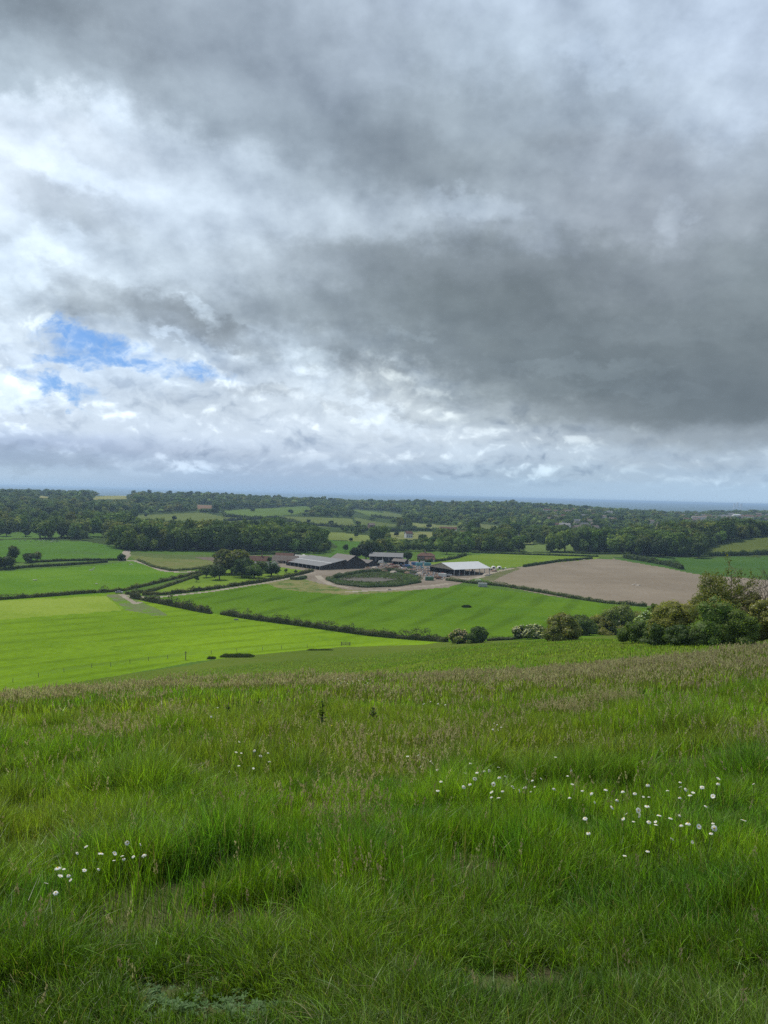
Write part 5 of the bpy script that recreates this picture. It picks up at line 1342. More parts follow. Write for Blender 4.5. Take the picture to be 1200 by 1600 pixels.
# ------------------------------------------------------------------ rushes, thickets and spoil in the fields
def clump_line(label, x0, x1, y, wd, h, tones, seed, n=6000, name='rush_clump', dmin=150, leaf=.22, blade=True):
    rng = np.random.default_rng(seed); a = unproj(x0, y, dmin); b = unproj(x1, y, dmin)
    t = rng.uniform(0, 1, n); X = a.x + (b.x - a.x) * t + rng.normal(0, wd / 2.5, n) * .3; Y = a.y + (b.y - a.y) * t + rng.normal(0, wd / 2.5, n)
    edge = np.minimum(t, 1 - t) * 5; hh = h * np.minimum(1, .4 + edge) * (.6 + .6 * fbm(X / 1.5, Y / 1.5, seed)) * rng.uniform(.6, 1.1, n); Z = terrain(X, Y)
    lean = rng.normal(0, .2, (n, 2)); w_ = leaf * .3; ang = rng.uniform(0, 3.14, n)
    dx, dy = np.cos(ang) * w_, np.sin(ang) * w_
    V = np.stack([np.stack([X - dx, Y - dy, Z - .05], -1), np.stack([X + dx, Y + dy, Z - .05], -1), np.stack([X + lean[:, 0] * hh, Y + lean[:, 1] * hh, Z + hh], -1)], 1).reshape(-1, 3)
    C = np.repeat(np.array(tones)[rng.integers(0, len(tones), n)] * rng.uniform(.7, 1.3, (n, 1)), 3, 0); c0 = V.mean(0); c0[2] = V[:, 2].min()
    return link(name, mesh_np(name, V - c0, tris=np.arange(3 * n).reshape(-1, 3), mats=[M_FOL], color=C), label=label, cat='plants', loc=c0)
clump_line('long dark tuft of rushes lying across the lime pasture', 345, 396, 1026, 2.2, 1.3, [(.05,.075,.025),(.07,.085,.03)], 1)
clump_line('small dark rush tuft beside the long rush tuft', 325, 336, 1029, 1.5, 1.0, [(.05,.075,.025)], 2, 1500)
clump_line('faint line of rushes where the lime pasture meets the slope', 480, 520, 1016, 1.6, .7, [(.08,.10,.03),(.07,.09,.03)], 3, 2500)
clump_line('dark nettle clump in the middle of the mid green field', 723, 735, 949, 3.0, 1.3, [(.03,.05,.018)], 4, 2500, 'nettle_clump')
clump_line('grey-white flowering patch of low plants at the foot of the scrub', 978, 1014, 996, 1.2, 1.3, [(.30,.32,.25),(.16,.2,.11),(.36,.36,.29)], 5, 3500, 'flowering_patch', 80, .2)
for x, y, lb in ((991, 914, 'pale chalk pile, left of two in the ploughed field'), (997, 915, 'pale chalk pile, right of two in the ploughed field'), (913, 875, 'pale chalk spot at the top edge of the ploughed field')):
    v, f = ICO2; rng = np.random.default_rng(int(x)); V = v * np.array([2.0, 1.4, .7]) * (1 + .35 * (rng.random((len(v), 1)) - .5)); V[:, 2] = np.maximum(V[:, 2], -.1)
    link('chalk_pile', mesh_np('chalk_pile', V, tris=f, mats=[B_RUB]), label=lb, cat='chalk pile', loc=place(x, y), group='chalk piles in the ploughed field')

# ------------------------------------------------------------------ distant village
def build_village():
    rng = np.random.default_rng(8)
    def house(x, y, wm, c, lb, dmin=900, big=False, lift=0.0, grp='distant village houses'):
        p = unproj(x, y, dmin); q = MB(); L = wm; D = 8 if not big else 14; e = 5 if not big else 7; rg = 8 if not big else 9.5
        q.prism([(-D / 2, -1), (D / 2, -1), (D / 2, e), (0, rg), (-D / 2, e)], -L / 2, L / 2, 0)
        q.prism([(-D / 2 - .4, e - .3), (0, rg + .05), (D / 2 + .4, e - .3), (D / 2 + .4, e), (0, rg + .35), (-D / 2 - .4, e)], -L / 2 - .4, L / 2 + .4, 1)
        for k in range(3): xx = -L / 2 + L * (k + .5) / 3; q.box(xx - .6, xx + .6, -D / 2 - .08, -D / 2 - .003, 1, 2.3, 2)
        q.build('distant_house' if not big else 'distant_hall', [c, [B_TILE, B_TILE2, B_GREY, B_PALE][int(rng.integers(0, 4 if big else 3))], B_GLASS], loc=(p.x, p.y, p.z + lift), rotz=rng.uniform(-.6, .6), label=lb, cat='house' if not big else 'building', group=grp)
    zone = []
    for k in range(34): zone.append((rng.uniform(1088, 1200), rng.uniform(809, 822)))
    for k in range(30): zone.append((rng.uniform(852, 960), rng.uniform(802, 836)))
    for k in range(12): zone.append((rng.uniform(990, 1090), rng.uniform(812, 836)))
    zone.sort()
    for k, (x, y) in enumerate(zone):
        house(x, y, rng.uniform(9, 20), [B_WHITE, B_WHITE, B_CREAM, B_BRICK][int(rng.integers(0, 4))], 'small pale house, %s from left of the hazy village at right' % ordn(k + 1), lift=rng.uniform(7, 11))
    for k, (x, y, w) in enumerate([(1092,819,36),(1103,818,26),(1128,815,30),(1150,813,22),(1168,816,34)]):
        house(x, y, w, B_WHITE, 'long white hall, %s from left among the village roofs' % ordn(k + 1), big=True, lift=10, grp='white halls of the village')
    for k, (x, y, w, c, lb) in enumerate([(700,836,26,B_WHITE,'white-roofed glasshouse among the far trees behind the brick house'),(730,843,20,B_WHITE,'pale low building in the trees above the willow-like tree'),(580,829,10,B_BRICK,'red far cottage above the steel shed'),(638,844,9,B_WHITE,'small white cottage by the pale straw field'),
                                       (867,855,9,B_WHITE,'white cottage at the end of the pale level field'),(925,844,20,B_GREY,'grey-roofed building among trees above the ploughed field'),(715,791,14,B_BRICK,'reddish house high on the wooded ridge'),(808,850,12,B_WHITE,'white cottage left of the pale level field')]):
        house(x, y, w, c, lb, dmin=500, lift=4, grp='houses scattered beyond the farm')
    for k, x in enumerate((1147, 1152, 1158)):
        p = at_px(x, 15000); q = MB(); q.box(-14, 14, -12, 12, 0, 95 + 18 * (k % 2)); q.box(-10, 10, -9, 9, 95 + 18 * (k % 2), 101 + 18 * (k % 2)); q.build('tower_block', B_WHITE, loc=p, label='tiny white tower block on the far horizon, %s from left' % ordn(k + 1), cat='tower', group='tower blocks on the horizon')
build_village()

# ------------------------------------------------------------------ weeds on the lagoon bank and litter of the yard
def bank_weeds():
    rng = np.random.default_rng(77); poly = [unproj(x, y, 300)[:2] for x, y in dens([(512,903),(528,897),(560,892),(600,890),(640,893),(662,902),(655,911),(620,917),(570,919),(530,914)], 4)]
    hole = [unproj(x, y, 300)[:2] for x, y in dens([(534,906),(550,904),(590,903.5),(618,906),(600,909),(560,909)], 4)]
    P_ = np.array([p[:] for p in poly]); n = 9000
    X = rng.uniform(P_[:, 0].min(), P_[:, 0].max(), n); Y = rng.uniform(P_[:, 1].min(), P_[:, 1].max(), n)
    k = inpoly(X, Y, P_) & ~inpoly(X, Y, np.array([p[:] for p in hole])) & (fbm(X / 6, Y / 6, 5, 3) > .38); X, Y = X[k], Y[k]; n = len(X)
    Z = terrain(X, Y) + rng.uniform(.1, 1.3, n) * fbm(X / 4, Y / 4, 9, 2)
    V, Q = leaf_quads(rng, np.stack([X, Y, Z], -1), np.tile((0, 0, 1.0), (n, 1)), rng.uniform(.35, .8, n)); C = np.repeat(np.array([(.05,.085,.022),(.07,.10,.03),(.09,.10,.04),(.04,.065,.02)])[rng.integers(0, 4, n)] * rng.uniform(.7, 1.3, (n, 1)), 4, 0)
    link('bank_weeds', mesh_np('bank_weeds', V, Q, mats=[M_FOL], color=C), label='rough dark weeds covering the ring bank of the lagoon', cat='weeds', kind='stuff')
    # small timber, stones and scrap lying about the yard: nobody could count it
    poly = np.array([unproj(x, y, 300)[:2] for x, y in dens([(575,884),(600,882),(650,884),(700,900),(690,906),(655,900),(600,889),(572,892)], 4)]); n = 6500
    X = rng.uniform(poly[:, 0].min(), poly[:, 0].max(), n); Y = rng.uniform(poly[:, 1].min(), poly[:, 1].max(), n); k = inpoly(X, Y, poly); X, Y = X[k], Y[k]; n = len(X)
    Z = terrain(X, Y); s = rng.uniform(.12, .8, n) ** 1.3; ic, itf = ICO1; V = ic[None] * (s[:, None, None] * rng.uniform(.5, 1.5, (n, 1, 3)) * np.array([1, 1, .8])) * (1 + .5 * (rng.random((n, len(ic), 1)) - .5)) + np.stack([X, Y, Z + s * .3], -1)[:, None]
    T = (itf[None] + np.arange(n)[:, None, None] * len(ic)).reshape(-1, 3); pal = np.array([(.33,.28,.23),(.20,.13,.09),(.10,.09,.08),(.40,.37,.33),(.12,.16,.20),(.28,.17,.11)]); C = np.repeat(pal[rng.integers(0, 6, n)], len(ic), 0)
    m, N, out = new_mat('mixed_scrap'); principled(N, out, N.node('ShaderNodeAttribute', attribute_name='tint').outputs['Color'], .9, .1)
    link('yard_rubble', mesh_np('yard_rubble', V.reshape(-1, 3), tris=T, mats=[m], color=C), label='loose scatter of rubble, timber and scrap across the yard', cat='rubble', kind='stuff')
bank_weeds()
# ------------------------------------------------------------------ meadow grass
M_GRASS = m_foliage('grass_blades', .45, .0, .42, .30, 0)
M_HEADS = m_foliage('seed_heads', .3, .0, .8, .15, 0)
def sample_sector(rng, r0, r1, n, amax=R(35)):
    r = np.sqrt(rng.uniform(r0 * r0, r1 * r1, n)); a = rng.uniform(-amax, amax, n)
    if r1 < 60:                                     # thinner cover on both sides of the view
        wide = R(100) if r1 < 10 else R(65); m = int(n * (wide / amax - 1) * .38)
        r_ = np.sqrt(rng.uniform((r0 * .3) ** 2 if r0 < 2 else r0 * r0, r1 * r1, m)); a_ = rng.uniform(amax, wide, m) * np.sign(rng.random(m) - .5)
        r = np.concatenate([r, r_]); a = np.concatenate([a, a_])
    return np.sin(a) * r, np.cos(a) * r, r, a
def soil_spots(x, y):
    """bare and short-turf places near the viewer: 1 = bare"""
    s = np.zeros_like(x)
    for (sx, sy, w, h) in SPOTS: s = np.maximum(s, np.exp(-(((x - sx) / w) ** 2 + ((y - sy) / h) ** 2)))
    return s
SPOTS = []
for (px_, py_, w_, h_) in ((772, 1552, .16, .22), (262, 1560, .22, .12), (350, 1590, .3, .10), (20, 1530, .1, .08), (1185, 1520, .10, .06)):
    q_ = unproj(px_, py_, 1.0); SPOTS.append((q_.x, q_.y, w_, h_))
def grass_height(x, y, r):
    t = fbm(x / .55, y / .55, 41, 4); big = fbm(x / 3.2, y / 3.2, 42, 3)
    tuss = sstep(fbm(x / .9, y / .9, 47, 2), .5, .78)
    h = .05 + .24 * t + .14 * big + .26 * tuss
    near = sstep(r, 2.8, 5.8); h = h * (.40 + .60 * near)
    return h * (1 - .88 * soil_spots(x, y))
def blades(name, r0, r1, n, seg, wid, seed, label, dry=.06):
    rng = np.random.default_rng(seed); x, y, r, a = sample_sector(rng, r0, r1, n); n = len(x)
    # blades gather into tufts
    tx = x + rng.normal(0, .03, n); k = rng.random(n) < .75
    gx = np.round(x / .11) * .11 + (vnoise(np.round(x / .11), np.round(y / .11), 3) - .5) * .11; gy = np.round(y / .11) * .11 + (vnoise(np.round(x / .11), np.round(y / .11), 4) - .5) * .11
    x = np.where(k, gx + rng.normal(0, .028, n), x); y = np.where(k, gy + rng.normal(0, .028, n), y)
    r = np.hypot(x, y)
    keep = rng.random(n) > soil_spots(x, y) * .9
    # dark hollows between tussocks
    hol = fbm(x / .7, y / .7, 49, 3); keep &= ~((hol < .38) & (rng.random(n) < .88))
    x, y, r = x[keep], y[keep], r[keep]; n = len(x); z = terrain(x, y) - .01
    h = grass_height(x, y, r) * rng.uniform(.55, 1.15, n)
    w = wid * rng.uniform(.6, 1.3, n) * (1 + 0 * r)
    fa = fbm(x / 1.4, y / 1.4, 51, 3) * 12.566 + rng.normal(0, 1.9, n); bend = h * (1 + .9 * (1 - sstep(r, 2.8, 5))) * (rng.uniform(.05, .5, n) + .5 * (rng.random(n) < .15)) * (.5 + .9 * fbm(x / .8, y / .8, 53, 2))
    bx, by = np.cos(fa) * bend, np.sin(fa) * bend
    # broad side turned at random
    wa = rng.uniform(0, math.pi, n); wx, wy = np.cos(wa) * w, np.sin(wa) * w
    ts = np.linspace(0, 1, seg + 1); rows = []
    for t in ts[:-1]:
        f = (1 - .55 * t ** 1.5); cx = x + bx * t ** 1.9; cyy = y + by * t ** 1.9; cz = z + h * (t - .12 * t * t * (bend / h))
        rows.append(np.stack([cx - wx * f, cyy - wy * f, cz], -1)); rows.append(np.stack([cx + wx * f, cyy + wy * f, cz], -1))
    rows.append(np.stack([x + bx, y + by, z + h * (1 - .22 * (bend / h))], -1))
    m = 2 * seg + 1; V = np.stack(rows, 1).reshape(-1, 3); base = np.arange(n)[:, None] * m
    Q = np.concatenate([base + np.array([2 * i, 2 * i + 1, 2 * i + 3, 2 * i + 2]) for i in range(seg - 1)]) if seg > 1 else None
    T = base + np.array([2 * seg - 2, 2 * seg - 1, 2 * seg])
    g1 = np.array([.135, .260, .014]); g2 = np.array([.205, .350, .020]); g3 = np.array([.090, .225, .026]); g4 = np.array([.22, .27, .035])
    u = fbm(x / 1.9, y / 1.9, 61, 4)[:, None]; v = fbm(x / 6, y / 6, 62, 3)[:, None]; q = fbm(x / .4, y / .4, 63, 2)[:, None]
    C = g1 + (g2 - g1) * sstep(u, .38, .66); C = C + (g3 - C) * sstep(q, .5, .75) * .7
    C = C + (g4 - C) * sstep(v + .12 * (r[:, None] > 10), .48, .72) * .6
    # bluish turf nearest the viewer
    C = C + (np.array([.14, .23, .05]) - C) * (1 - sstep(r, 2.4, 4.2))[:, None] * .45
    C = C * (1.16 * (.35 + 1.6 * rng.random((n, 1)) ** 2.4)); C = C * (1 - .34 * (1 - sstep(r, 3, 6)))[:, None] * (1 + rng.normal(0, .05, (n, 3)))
    pm = rng.random(n) < .035; C[pm] = np.array([.22, .32, .14]) * rng.uniform(.6, 1.2, (pm.sum(), 1))
    dm = rng.random(n) < dry; C[dm] = np.array([.30, .27, .13]) * rng.uniform(.6, 1.2, (dm.sum(), 1))
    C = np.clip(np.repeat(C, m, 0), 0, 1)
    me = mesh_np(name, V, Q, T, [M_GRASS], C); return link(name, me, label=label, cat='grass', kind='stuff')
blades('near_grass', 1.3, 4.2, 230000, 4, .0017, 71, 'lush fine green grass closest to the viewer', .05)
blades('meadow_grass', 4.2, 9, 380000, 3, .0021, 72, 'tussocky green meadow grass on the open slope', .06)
blades('upper_meadow_grass', 9, 18, 400000, 2, .0038, 73, 'green and olive meadow grass further down the slope', .08)
blades('crest_grass', 18, 60, 380000, 2, .0085, 74, 'long grass along the brow of the hill', .10)
blades('slope_grass', 60, 250, 260000, 1, .045, 75, 'coarse grass on the far shoulder of the slope', .05)

def stalks(name, n, r0, r1, seed, label, big=1.0):
    """flowering grass stems with loose purplish-brown panicles"""
    rng = np.random.default_rng(seed); x, y, r, a = sample_sector(rng, r0, r1, n); n = len(x)
    az = np.degrees(np.arctan2(x, y)); dn = fbm(x / 2.2, y / 2.2, 81, 4) * .75 + fbm(x / 9, y / 9, 82, 2) * .25
    lim = .70 - .20 * sstep(r, 15, 24) - .13 * sstep(az, 0, 20) * sstep(r, 9, 16)
    keep = dn > lim + rng.normal(0, .04 if r1 < 10 else .065, n); keep &= rng.random(n) > soil_spots(x, y)
    keep |= rng.random(n) < .03
    x, y, r = x[keep], y[keep], r[keep]; n = len(x); z = terrain(x, y)
    h = grass_height(x, y, r) * 1.0 + rng.uniform(.03, .20, n); fa = rng.uniform(0, 6.28, n); bend = h * rng.uniform(.03, .35, n)
    bx, by = np.cos(fa) * bend, np.sin(fa) * bend; sw = .0011 * big * (1 + r / 14)
    wa = np.arctan2(-x, y); wx, wy = np.cos(wa) * sw, np.sin(wa) * sw
    Vs = []; Qs = []; off = 0
    P = [np.stack([x + bx * t * t, y + by * t * t, z + h * (t - .1 * t * t * bend / h)], -1) for t in (0, .5, 1)]
    W = np.stack([wx, wy, 0 * wx], -1); V = np.stack([P[0] - W, P[0] + W, P[1] - W, P[1] + W, P[2] - W * .5, P[2] + W * .5], 1).reshape(-1, 3)
    b = np.arange(n)[:, None] * 6; Q = np.concatenate([b + np.array([0, 1, 3, 2]), b + np.array([2, 3, 5, 4])])
    C = np.repeat(np.array([.15, .16, .06]) * rng.uniform(.7, 1.3, (n, 1)), 6, 0)
    Vs.append(V); Qs.append(Q); Cs = [C]; off = len(V)
    # spikelets
    kk = 16 if big < 1.5 else 7
    tt = rng.uniform(.76, 1.04, (n, kk)); ph = np.array([bx, by]).T
    cx = x[:, None] + bx[:, None] * tt ** 2; cyy = y[:, None] + by[:, None] * tt ** 2; cz = z[:, None] + h[:, None] * (tt - .1 * tt * tt * (bend / h)[:, None])
    spread = (1.06 - tt) * rng.uniform(.1, .42, n)[:, None] * h[:, None] * .55 + .004; aa = rng.uniform(0, 6.28, (n, kk)); u = rng.uniform(.2, 1, (n, kk))
    cx = cx + np.cos(aa) * spread * u; cyy = cyy + np.sin(aa) * spread * u
    Cn = np.stack([cx, cyy, cz], -1).reshape(-1, 3); s = (.0042 * big * rng.uniform(.6, 1.4, len(Cn))) * np.repeat(1 + r / 22, kk)
    up = np.array([0, 0, 1.0]) * s[:, None] * 1.5; sd = np.repeat(np.stack([np.cos(wa), np.sin(wa), 0 * wa], -1), kk, 0) * (s * .5)[:, None]
    tilt = rng.normal(0, .5, (len(Cn), 1)) * sd * 2
    V = np.stack([Cn - up - tilt, Cn + sd, Cn + up + tilt, Cn - sd], 1).reshape(-1, 3); Vs.append(V); Qs.append(np.arange(len(V)).reshape(-1, 4) + off)
    tone = np.array([(.44, .36, .28), (.52, .45, .34), (.38, .30, .26), (.58, .52, .38)])[rng.integers(0, 4, n)]
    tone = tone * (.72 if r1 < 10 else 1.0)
    Cs.append(np.repeat(np.repeat(tone, kk, 0) * rng.uniform(.75, 1.25, (len(Cn), 1)), 4, 0))
    me = mesh_np(name, np.concatenate(Vs), np.concatenate(Qs), mats=[M_HEADS], color=np.concatenate(Cs)); return link(name, me, label=label, cat='seeding grass', kind='stuff')
stalks('near_seed_heads', 2600, 2.2, 7, 91, 'scattered thin grass stems with small brown seed heads')
stalks('meadow_seed_heads', 26000, 7, 17, 92, 'drifts of purplish-brown grass seed heads across the meadow')
stalks('crest_seed_heads', 34000, 17, 52, 93, 'dense mauve-brown haze of seed heads along the brow', 2.0)

# ------------------------------------------------------------------ daisies
B_PETAL = None
def build_daisies():
    m, N, out = new_mat('white_petals'); p = N.node('ShaderNodeBsdfPrincipled'); p.inputs['Base Color'].default_value = (.80, .80, .76, 1); p.inputs['Roughness'].default_value = .6
    t = N.node('ShaderNodeBsdfTranslucent'); t.inputs[0].default_value = (.8, .8, .75, 1); mx = N.node('ShaderNodeMixShader'); mx.inputs[0].default_value = .35
    N.l.new(p.outputs[0], mx.inputs[1]); N.l.new(t.outputs[0], mx.inputs[2]); N.l.new(mx.outputs[0], out.inputs[0])
    yel = m_plain('yellow_disc', (.55, .36, .02), .1, 4, .8); stem = m_plain('flower_stem', (.055, .085, .02), .1, 4, .7); byel = m_plain('yellow_petals', (.70, .56, .02), .1, 4, .5)
    def head(seed, petals, R_, droop, mat, disc):
        rng = np.random.default_rng(seed); V = []; F = []
        for k in range(petals):
            a = 6.2832 * k / petals + rng.normal(0, .06); L = R_ * rng.uniform(.85, 1.08); w = R_ * .19; dr = droop + rng.normal(0, .12); b = len(V)
            ca, sa = math.cos(a), math.sin(a)
            for (f, ww, zz) in ((.2, .5, 0), (.6, 1, .12), (.92, .75, .02), (1.0, .25, -.05)):
                z = (zz - dr * f * f) * R_ * .6
                for s in (-1, 1): V.append((ca * L * f - sa * w * ww * s, sa * L * f + ca * w * ww * s, z + rng.normal(0, .01) * R_))
            for i in range(3): F.append((b + 2 * i, b + 2 * i + 1, b + 2 * i + 3, b + 2 * i + 2))
        me = mesh_np('petals', np.array(V), quads=np.array(F), mats=[mat], smooth=True)
        bm = bmesh.new(); bmesh.ops.create_uvsphere(bm, u_segments=10, v_segments=6, radius=R_ * disc)
        for v in bm.verts: v.co.z *= .5
        md = bpy.data.meshes.new('disc'); bm.to_mesh(md); bm.free(); md.materials.append(yel); return me, md
    heads = [head(k, 17 + k % 4, 1.0, [.1, .5, .9, -.3, 1.3, .6][k], m, .30) for k in range(6)]
    bh = [head(20, 5, 1.0, -.5, byel, .25)]
    rng = random.Random(11); nr = np.random.default_rng(3)
    def flower(x, y, hgt, dia, label, group, name='daisy', cat='daisy', hs=heads, side=None):
        # find the stem foot so that the head, hgt above ground, stands on this line of sight
        v = raydir(x, y); hh = math.hypot(v.x, v.y); ds = np.linspace(1.5, 60, 3000); zr = v.z / hh * ds; zt = terrain(v.x / hh * ds, v.y / hh * ds) + hgt
        k = int(np.argmax(zr <= zt)); d = ds[k]; X, Y = v.x / hh * d, v.y / hh * d; g = float(terrain(X, Y))
        root = link(name, None, label=label, cat=cat, group=group, loc=(X, Y, g), rotz=0)
        pm, dm = hs[rng.randrange(len(hs))]; s = dia / 2
        tilt = Matrix.Rotation(rng.uniform(0, 6.28), 4, 'Z') @ Matrix.Rotation(abs(rng.gauss(.35, .55)), 4, 'X') @ Matrix.Rotation(rng.uniform(0, 6.28), 4, 'Z')
        if side is not None: tilt = Matrix.Rotation(side, 4, 'X')
        for nm, me in (('petals', pm), ('disc', dm)):
            o = link(nm, me, parent=root); o.matrix_local = Matrix.Translation((0, 0, hgt + (.0 if nm == 'petals' else .04 * s))) @ tilt @ Matrix.Scale(s, 4)
        lx, ly = rng.gauss(0, .05), rng.gauss(0, .05)
        vv, qq = tube([(lx, ly, 0), (lx * .5, ly * .5, hgt * .5), (0, 0, hgt)], [.0016, .0014, .0012], 4)
        link('stem', mesh_np('stem', vv, quads=qq, mats=[stem]), parent=root)
    C1 = [(121,1333),(134,1323),(158,1334),(179,1334),(191,1337),(178,1345),(199,1317),(220,1320),(208,1339),(225,1336),(90,1356),(94,1370),(107,1368),(110,1376),(72,1382),(132,1360),(87,1396),(155,1358),(193,1342),(100,1359)]
    C2 = [(637,1182),(654,1181),(661,1184),(673,1190),(657,1198),(683,1203),(689,1221),(684,1235),(727,1209),(735,1193),(745,1207),(756,1204),(765,1205),(779,1199),(780,1214),(790,1213),(742,1217),(734,1225),(725,1230),(771,1226),(768,1238),(767,1245),(779,1246),(785,1236),(801,1229),(811,1236),(820,1232),(824,1217),(831,1219),(846,1217),(835,1229),(829,1237),(868,1183),(893,1205),(887,1212),(894,1226),(866,1232),(890,1246),(676,1193),(803,1233)]
    C3 = [(910,1235),(930,1254),(947,1234),(973,1236),(965,1250),(957,1262),(923,1239),(992,1240),(1012,1226),(1005,1246),(1014,1245),(1043,1235),(1063,1222),(1063,1231),(1072,1234),(1078,1242),(1083,1239),(1062,1246),(1097,1230),(1122,1217),(1122,1224),(1177,1225),(1114,1245),(1103,1260),(979,1272),(973,1280),(990,1284),(999,1275),(998,1267),(1030,1274),(1024,1285),(1014,1285),(1048,1279),(1063,1275),(1064,1289),(1075,1286),(1092,1292),(1114,1287),(1116,1295),(1111,1302),(1082,1316),(1012,1330),(1162,1282),(914,1279),(919,1301),(976,1339),(1050,1312),(1011,1260),(1025,1289)]
    C4 = [(374,1159),(369,1176),(377,1177),(397,1173),(407,1182),(419,1176),(421,1190),(396,1201),(373,1196),(358,1206),(340,1106),(330,1120),(540,1127)]
    C5 = [(556 + 30 * math.cos(a) * q + 0, 1063 + 8 * math.sin(a) * q) for a, q in ((k * 2.4, ((k + .5) / 26) ** .5) for k in range(26))]
    C6 = [(662,1100),(673,1096),(684,1099),(695,1101),(706,1091),(772,1130),(770,1139),(783,1136),(776,1132),(778,1141)]
    C7 = [(954,1026),(942,1018),(947,1022),(1052,1012),(1063,1011),(1070,1012),(1040,1010)]
    sets = [(C1, 'near left daisy patch', .36, .052), (C2, 'middle daisy drift', .36, .052), (C3, 'right daisy drift', .36, .054), (C4, 'small daisy group at left centre', .42, .056), (C5, 'daisy cluster on the brow', .48, .062), (C6, 'two small daisy groups below the brow', .46, .06), (C7, 'daisies on the right brow', .48, .065)]
    for pts, nm, hg, dia in sets:
        for k, (x, y) in enumerate(sorted(pts)):
            big = (x, y) == (1092, 1292)
            lb = 'largest open white daisy of the %s' % nm if big else 'white ox-eye daisy, %s from left of %s' % (ordn(k + 1), nm)
            flower(x, y, hg * rng.uniform(.85, 1.12), dia * rng.uniform(.36, .70) * (1.25 if big else 1), lb, nm, side=(.9 if big else None))
    for k, (x, y) in enumerate([(350,1078),(352,1074),(356,1072),(359,1075),(175,1098),(518,1134),(519,1170),(168,1102),(540,1160)]):
        flower(x, y, .42, .030, 'small yellow buttercup, %s from left in the upper meadow' % ordn(sorted([350,352,356,359,175,518,519,168,540]).index(x) + 1), 'yellow buttercups', 'buttercup', 'buttercup', bh)
build_daisies()

# ------------------------------------------------------------------ thistles, low rosettes, stones
def thistle(x, y, hgt, label, seed):
    rng = np.random.default_rng(seed); v = raydir(x, y); hh = math.hypot(v.x, v.y); ds = np.linspace(2, 60, 3000); zr = v.z / hh * ds; zt = terrain(v.x / hh * ds, v.y / hh * ds) + hgt * .2
    d = ds[int(np.argmax(zr <= zt))]; X, Y = v.x / hh * d, v.y / hh * d
    root = link('thistle', None, label=label, cat='thistle', group='dark thistles standing in the meadow', loc=(X, Y, float(terrain(X, Y))))
    vv, qq = tube([(0, 0, 0), (.01, 0, hgt * .6), (.02, .01, hgt)], [.006, .005, .003], 5); link('stem', mesh_np('stem', vv, quads=qq, mats=[M_FOL], color=np.tile((.05, .08, .03), (len(vv), 1))), parent=root)
    n = 42; t = rng.uniform(.12, 1, n); a = rng.uniform(0, 6.28, n); L = .13 * (1.15 - t * .8); V = []; T = []
    for i in range(n):
        z = t[i] * hgt; ca, sa = math.cos(a[i]), math.sin(a[i]); b = len(V); w = L[i] * .22
        V += [(0.01, 0, z), (ca * L[i] * .5 - sa * w, sa * L[i] * .5 + ca * w, z + L[i] * .45), (ca * L[i], sa * L[i], z + L[i] * .5), (ca * L[i] * .5 + sa * w, sa * L[i] * .5 - ca * w, z + L[i] * .35)]
    V = np.array(V); link('leaves', mesh_np('leaves', V, quads=np.arange(len(V)).reshape(-1, 4), mats=[M_FOL], color=np.tile((.028, .055, .02), (len(V), 1))), parent=root)
thistle(502, 1132, .52, 'tall dark thistle standing alone right of centre left', 1)
thistle(404, 1108, .32, 'small dark thistle near the brow left of the tall one', 2)
thistle(355, 1120, .30, 'faint dark thistle furthest left in the upper meadow', 3)
thistle(582, 1128, .32, 'short dark thistle right of the tall one', 4)

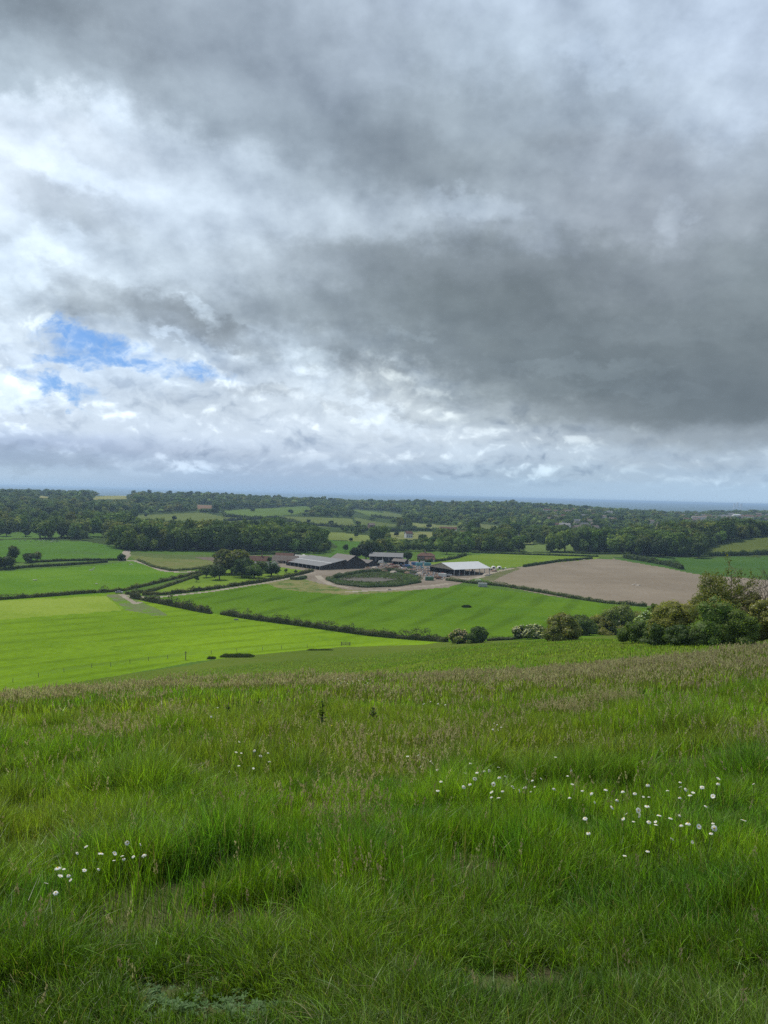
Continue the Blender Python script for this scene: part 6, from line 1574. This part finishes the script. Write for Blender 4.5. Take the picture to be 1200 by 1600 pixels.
def ground_leaves():
    rng = np.random.default_rng(15); V = []; Q = []; C = []
    for (px_, py_, n, sx, sy) in ((390, 1594, 110, .26, .06), (250, 1590, 70, .15, .08), (60, 1590, 60, .2, .08), (640, 1592, 50, .2, .06)):
        c = unproj(px_, py_, 1.0)
        for _ in range(n):
            x = c.x + rng.normal(0, sx * .6); y = c.y + rng.normal(0, sy); z = float(terrain(x, y)) + rng.uniform(.01, .05); a0 = rng.uniform(0, 6.28); s = rng.uniform(.008, .016)
            for k in range(5):
                a = a0 + k * 1.257; ca, sa = math.cos(a), math.sin(a); b = len(V); e = rng.uniform(.1, .7)
                V += [(x, y, z), (x + ca * s - sa * s * .5, y + sa * s + ca * s * .5, z + e * s), (x + ca * s * 2, y + sa * s * 2, z + e * s * 1.2), (x + ca * s + sa * s * .5, y + sa * s - ca * s * .5, z + e * s)]
                Q.append((b, b + 1, b + 2, b + 3)); C += [np.array([.10, .18, .055]) * rng.uniform(.7, 1.2)] * 4
    link('ground_leaves', mesh_np('ground_leaves', np.array(V), quads=np.array(Q), mats=[M_FOL], color=np.array(C)), label='pale grey-green low leaves carpeting the ground at the bottom edge', cat='ground plants', kind='stuff')
    # chalk crumbs on the bare spots
    V = []; T = []; ic, itf = ICO1
    for (sx, sy, w, h) in SPOTS:
        for _ in range(26):
            x = sx + rng.normal(0, w * .6); y = sy + rng.normal(0, h * .6); s = rng.uniform(.002, .007); b = len(V)
            vv = ic * s * rng.uniform(.6, 1.2, 3) + np.array([x, y, float(terrain(x, y)) + s * .4]); V += list(vv); T += list(itf + b)
    link('chalk_crumbs', mesh_np('chalk_crumbs', np.array(V), tris=np.array(T), mats=[B_RUB]), label='small pale chalk crumbs lying on the bare soil spots', cat='chalk crumbs', kind='stuff')
ground_leaves()
# ------------------------------------------------------------------ haze
def build_haze():
    bm = bmesh.new(); bmesh.ops.create_cube(bm, size=1)
    me = bpy.data.meshes.new('haze'); 
    for v in bm.verts: v.co = Vector((v.co.x * 90000, v.co.y * 90000, -125 if v.co.z < 0 else 9))
    bm.to_mesh(me); bm.free()
    m, N, out = new_mat('haze_air')
    pv = N.node('ShaderNodeVolumePrincipled')
    pv.inputs['Color'].default_value = (.50, .72, 1.0, 1); pv.inputs['Density'].default_value = 8.8e-5
    pv.inputs['Anisotropy'].default_value = .3
    N.l.new(pv.outputs[0], out.inputs['Volume']); me.materials.append(m)
    link('haze', me, label='pale blue haze over the valley and lowland', cat='haze', kind='stuff')
build_haze()
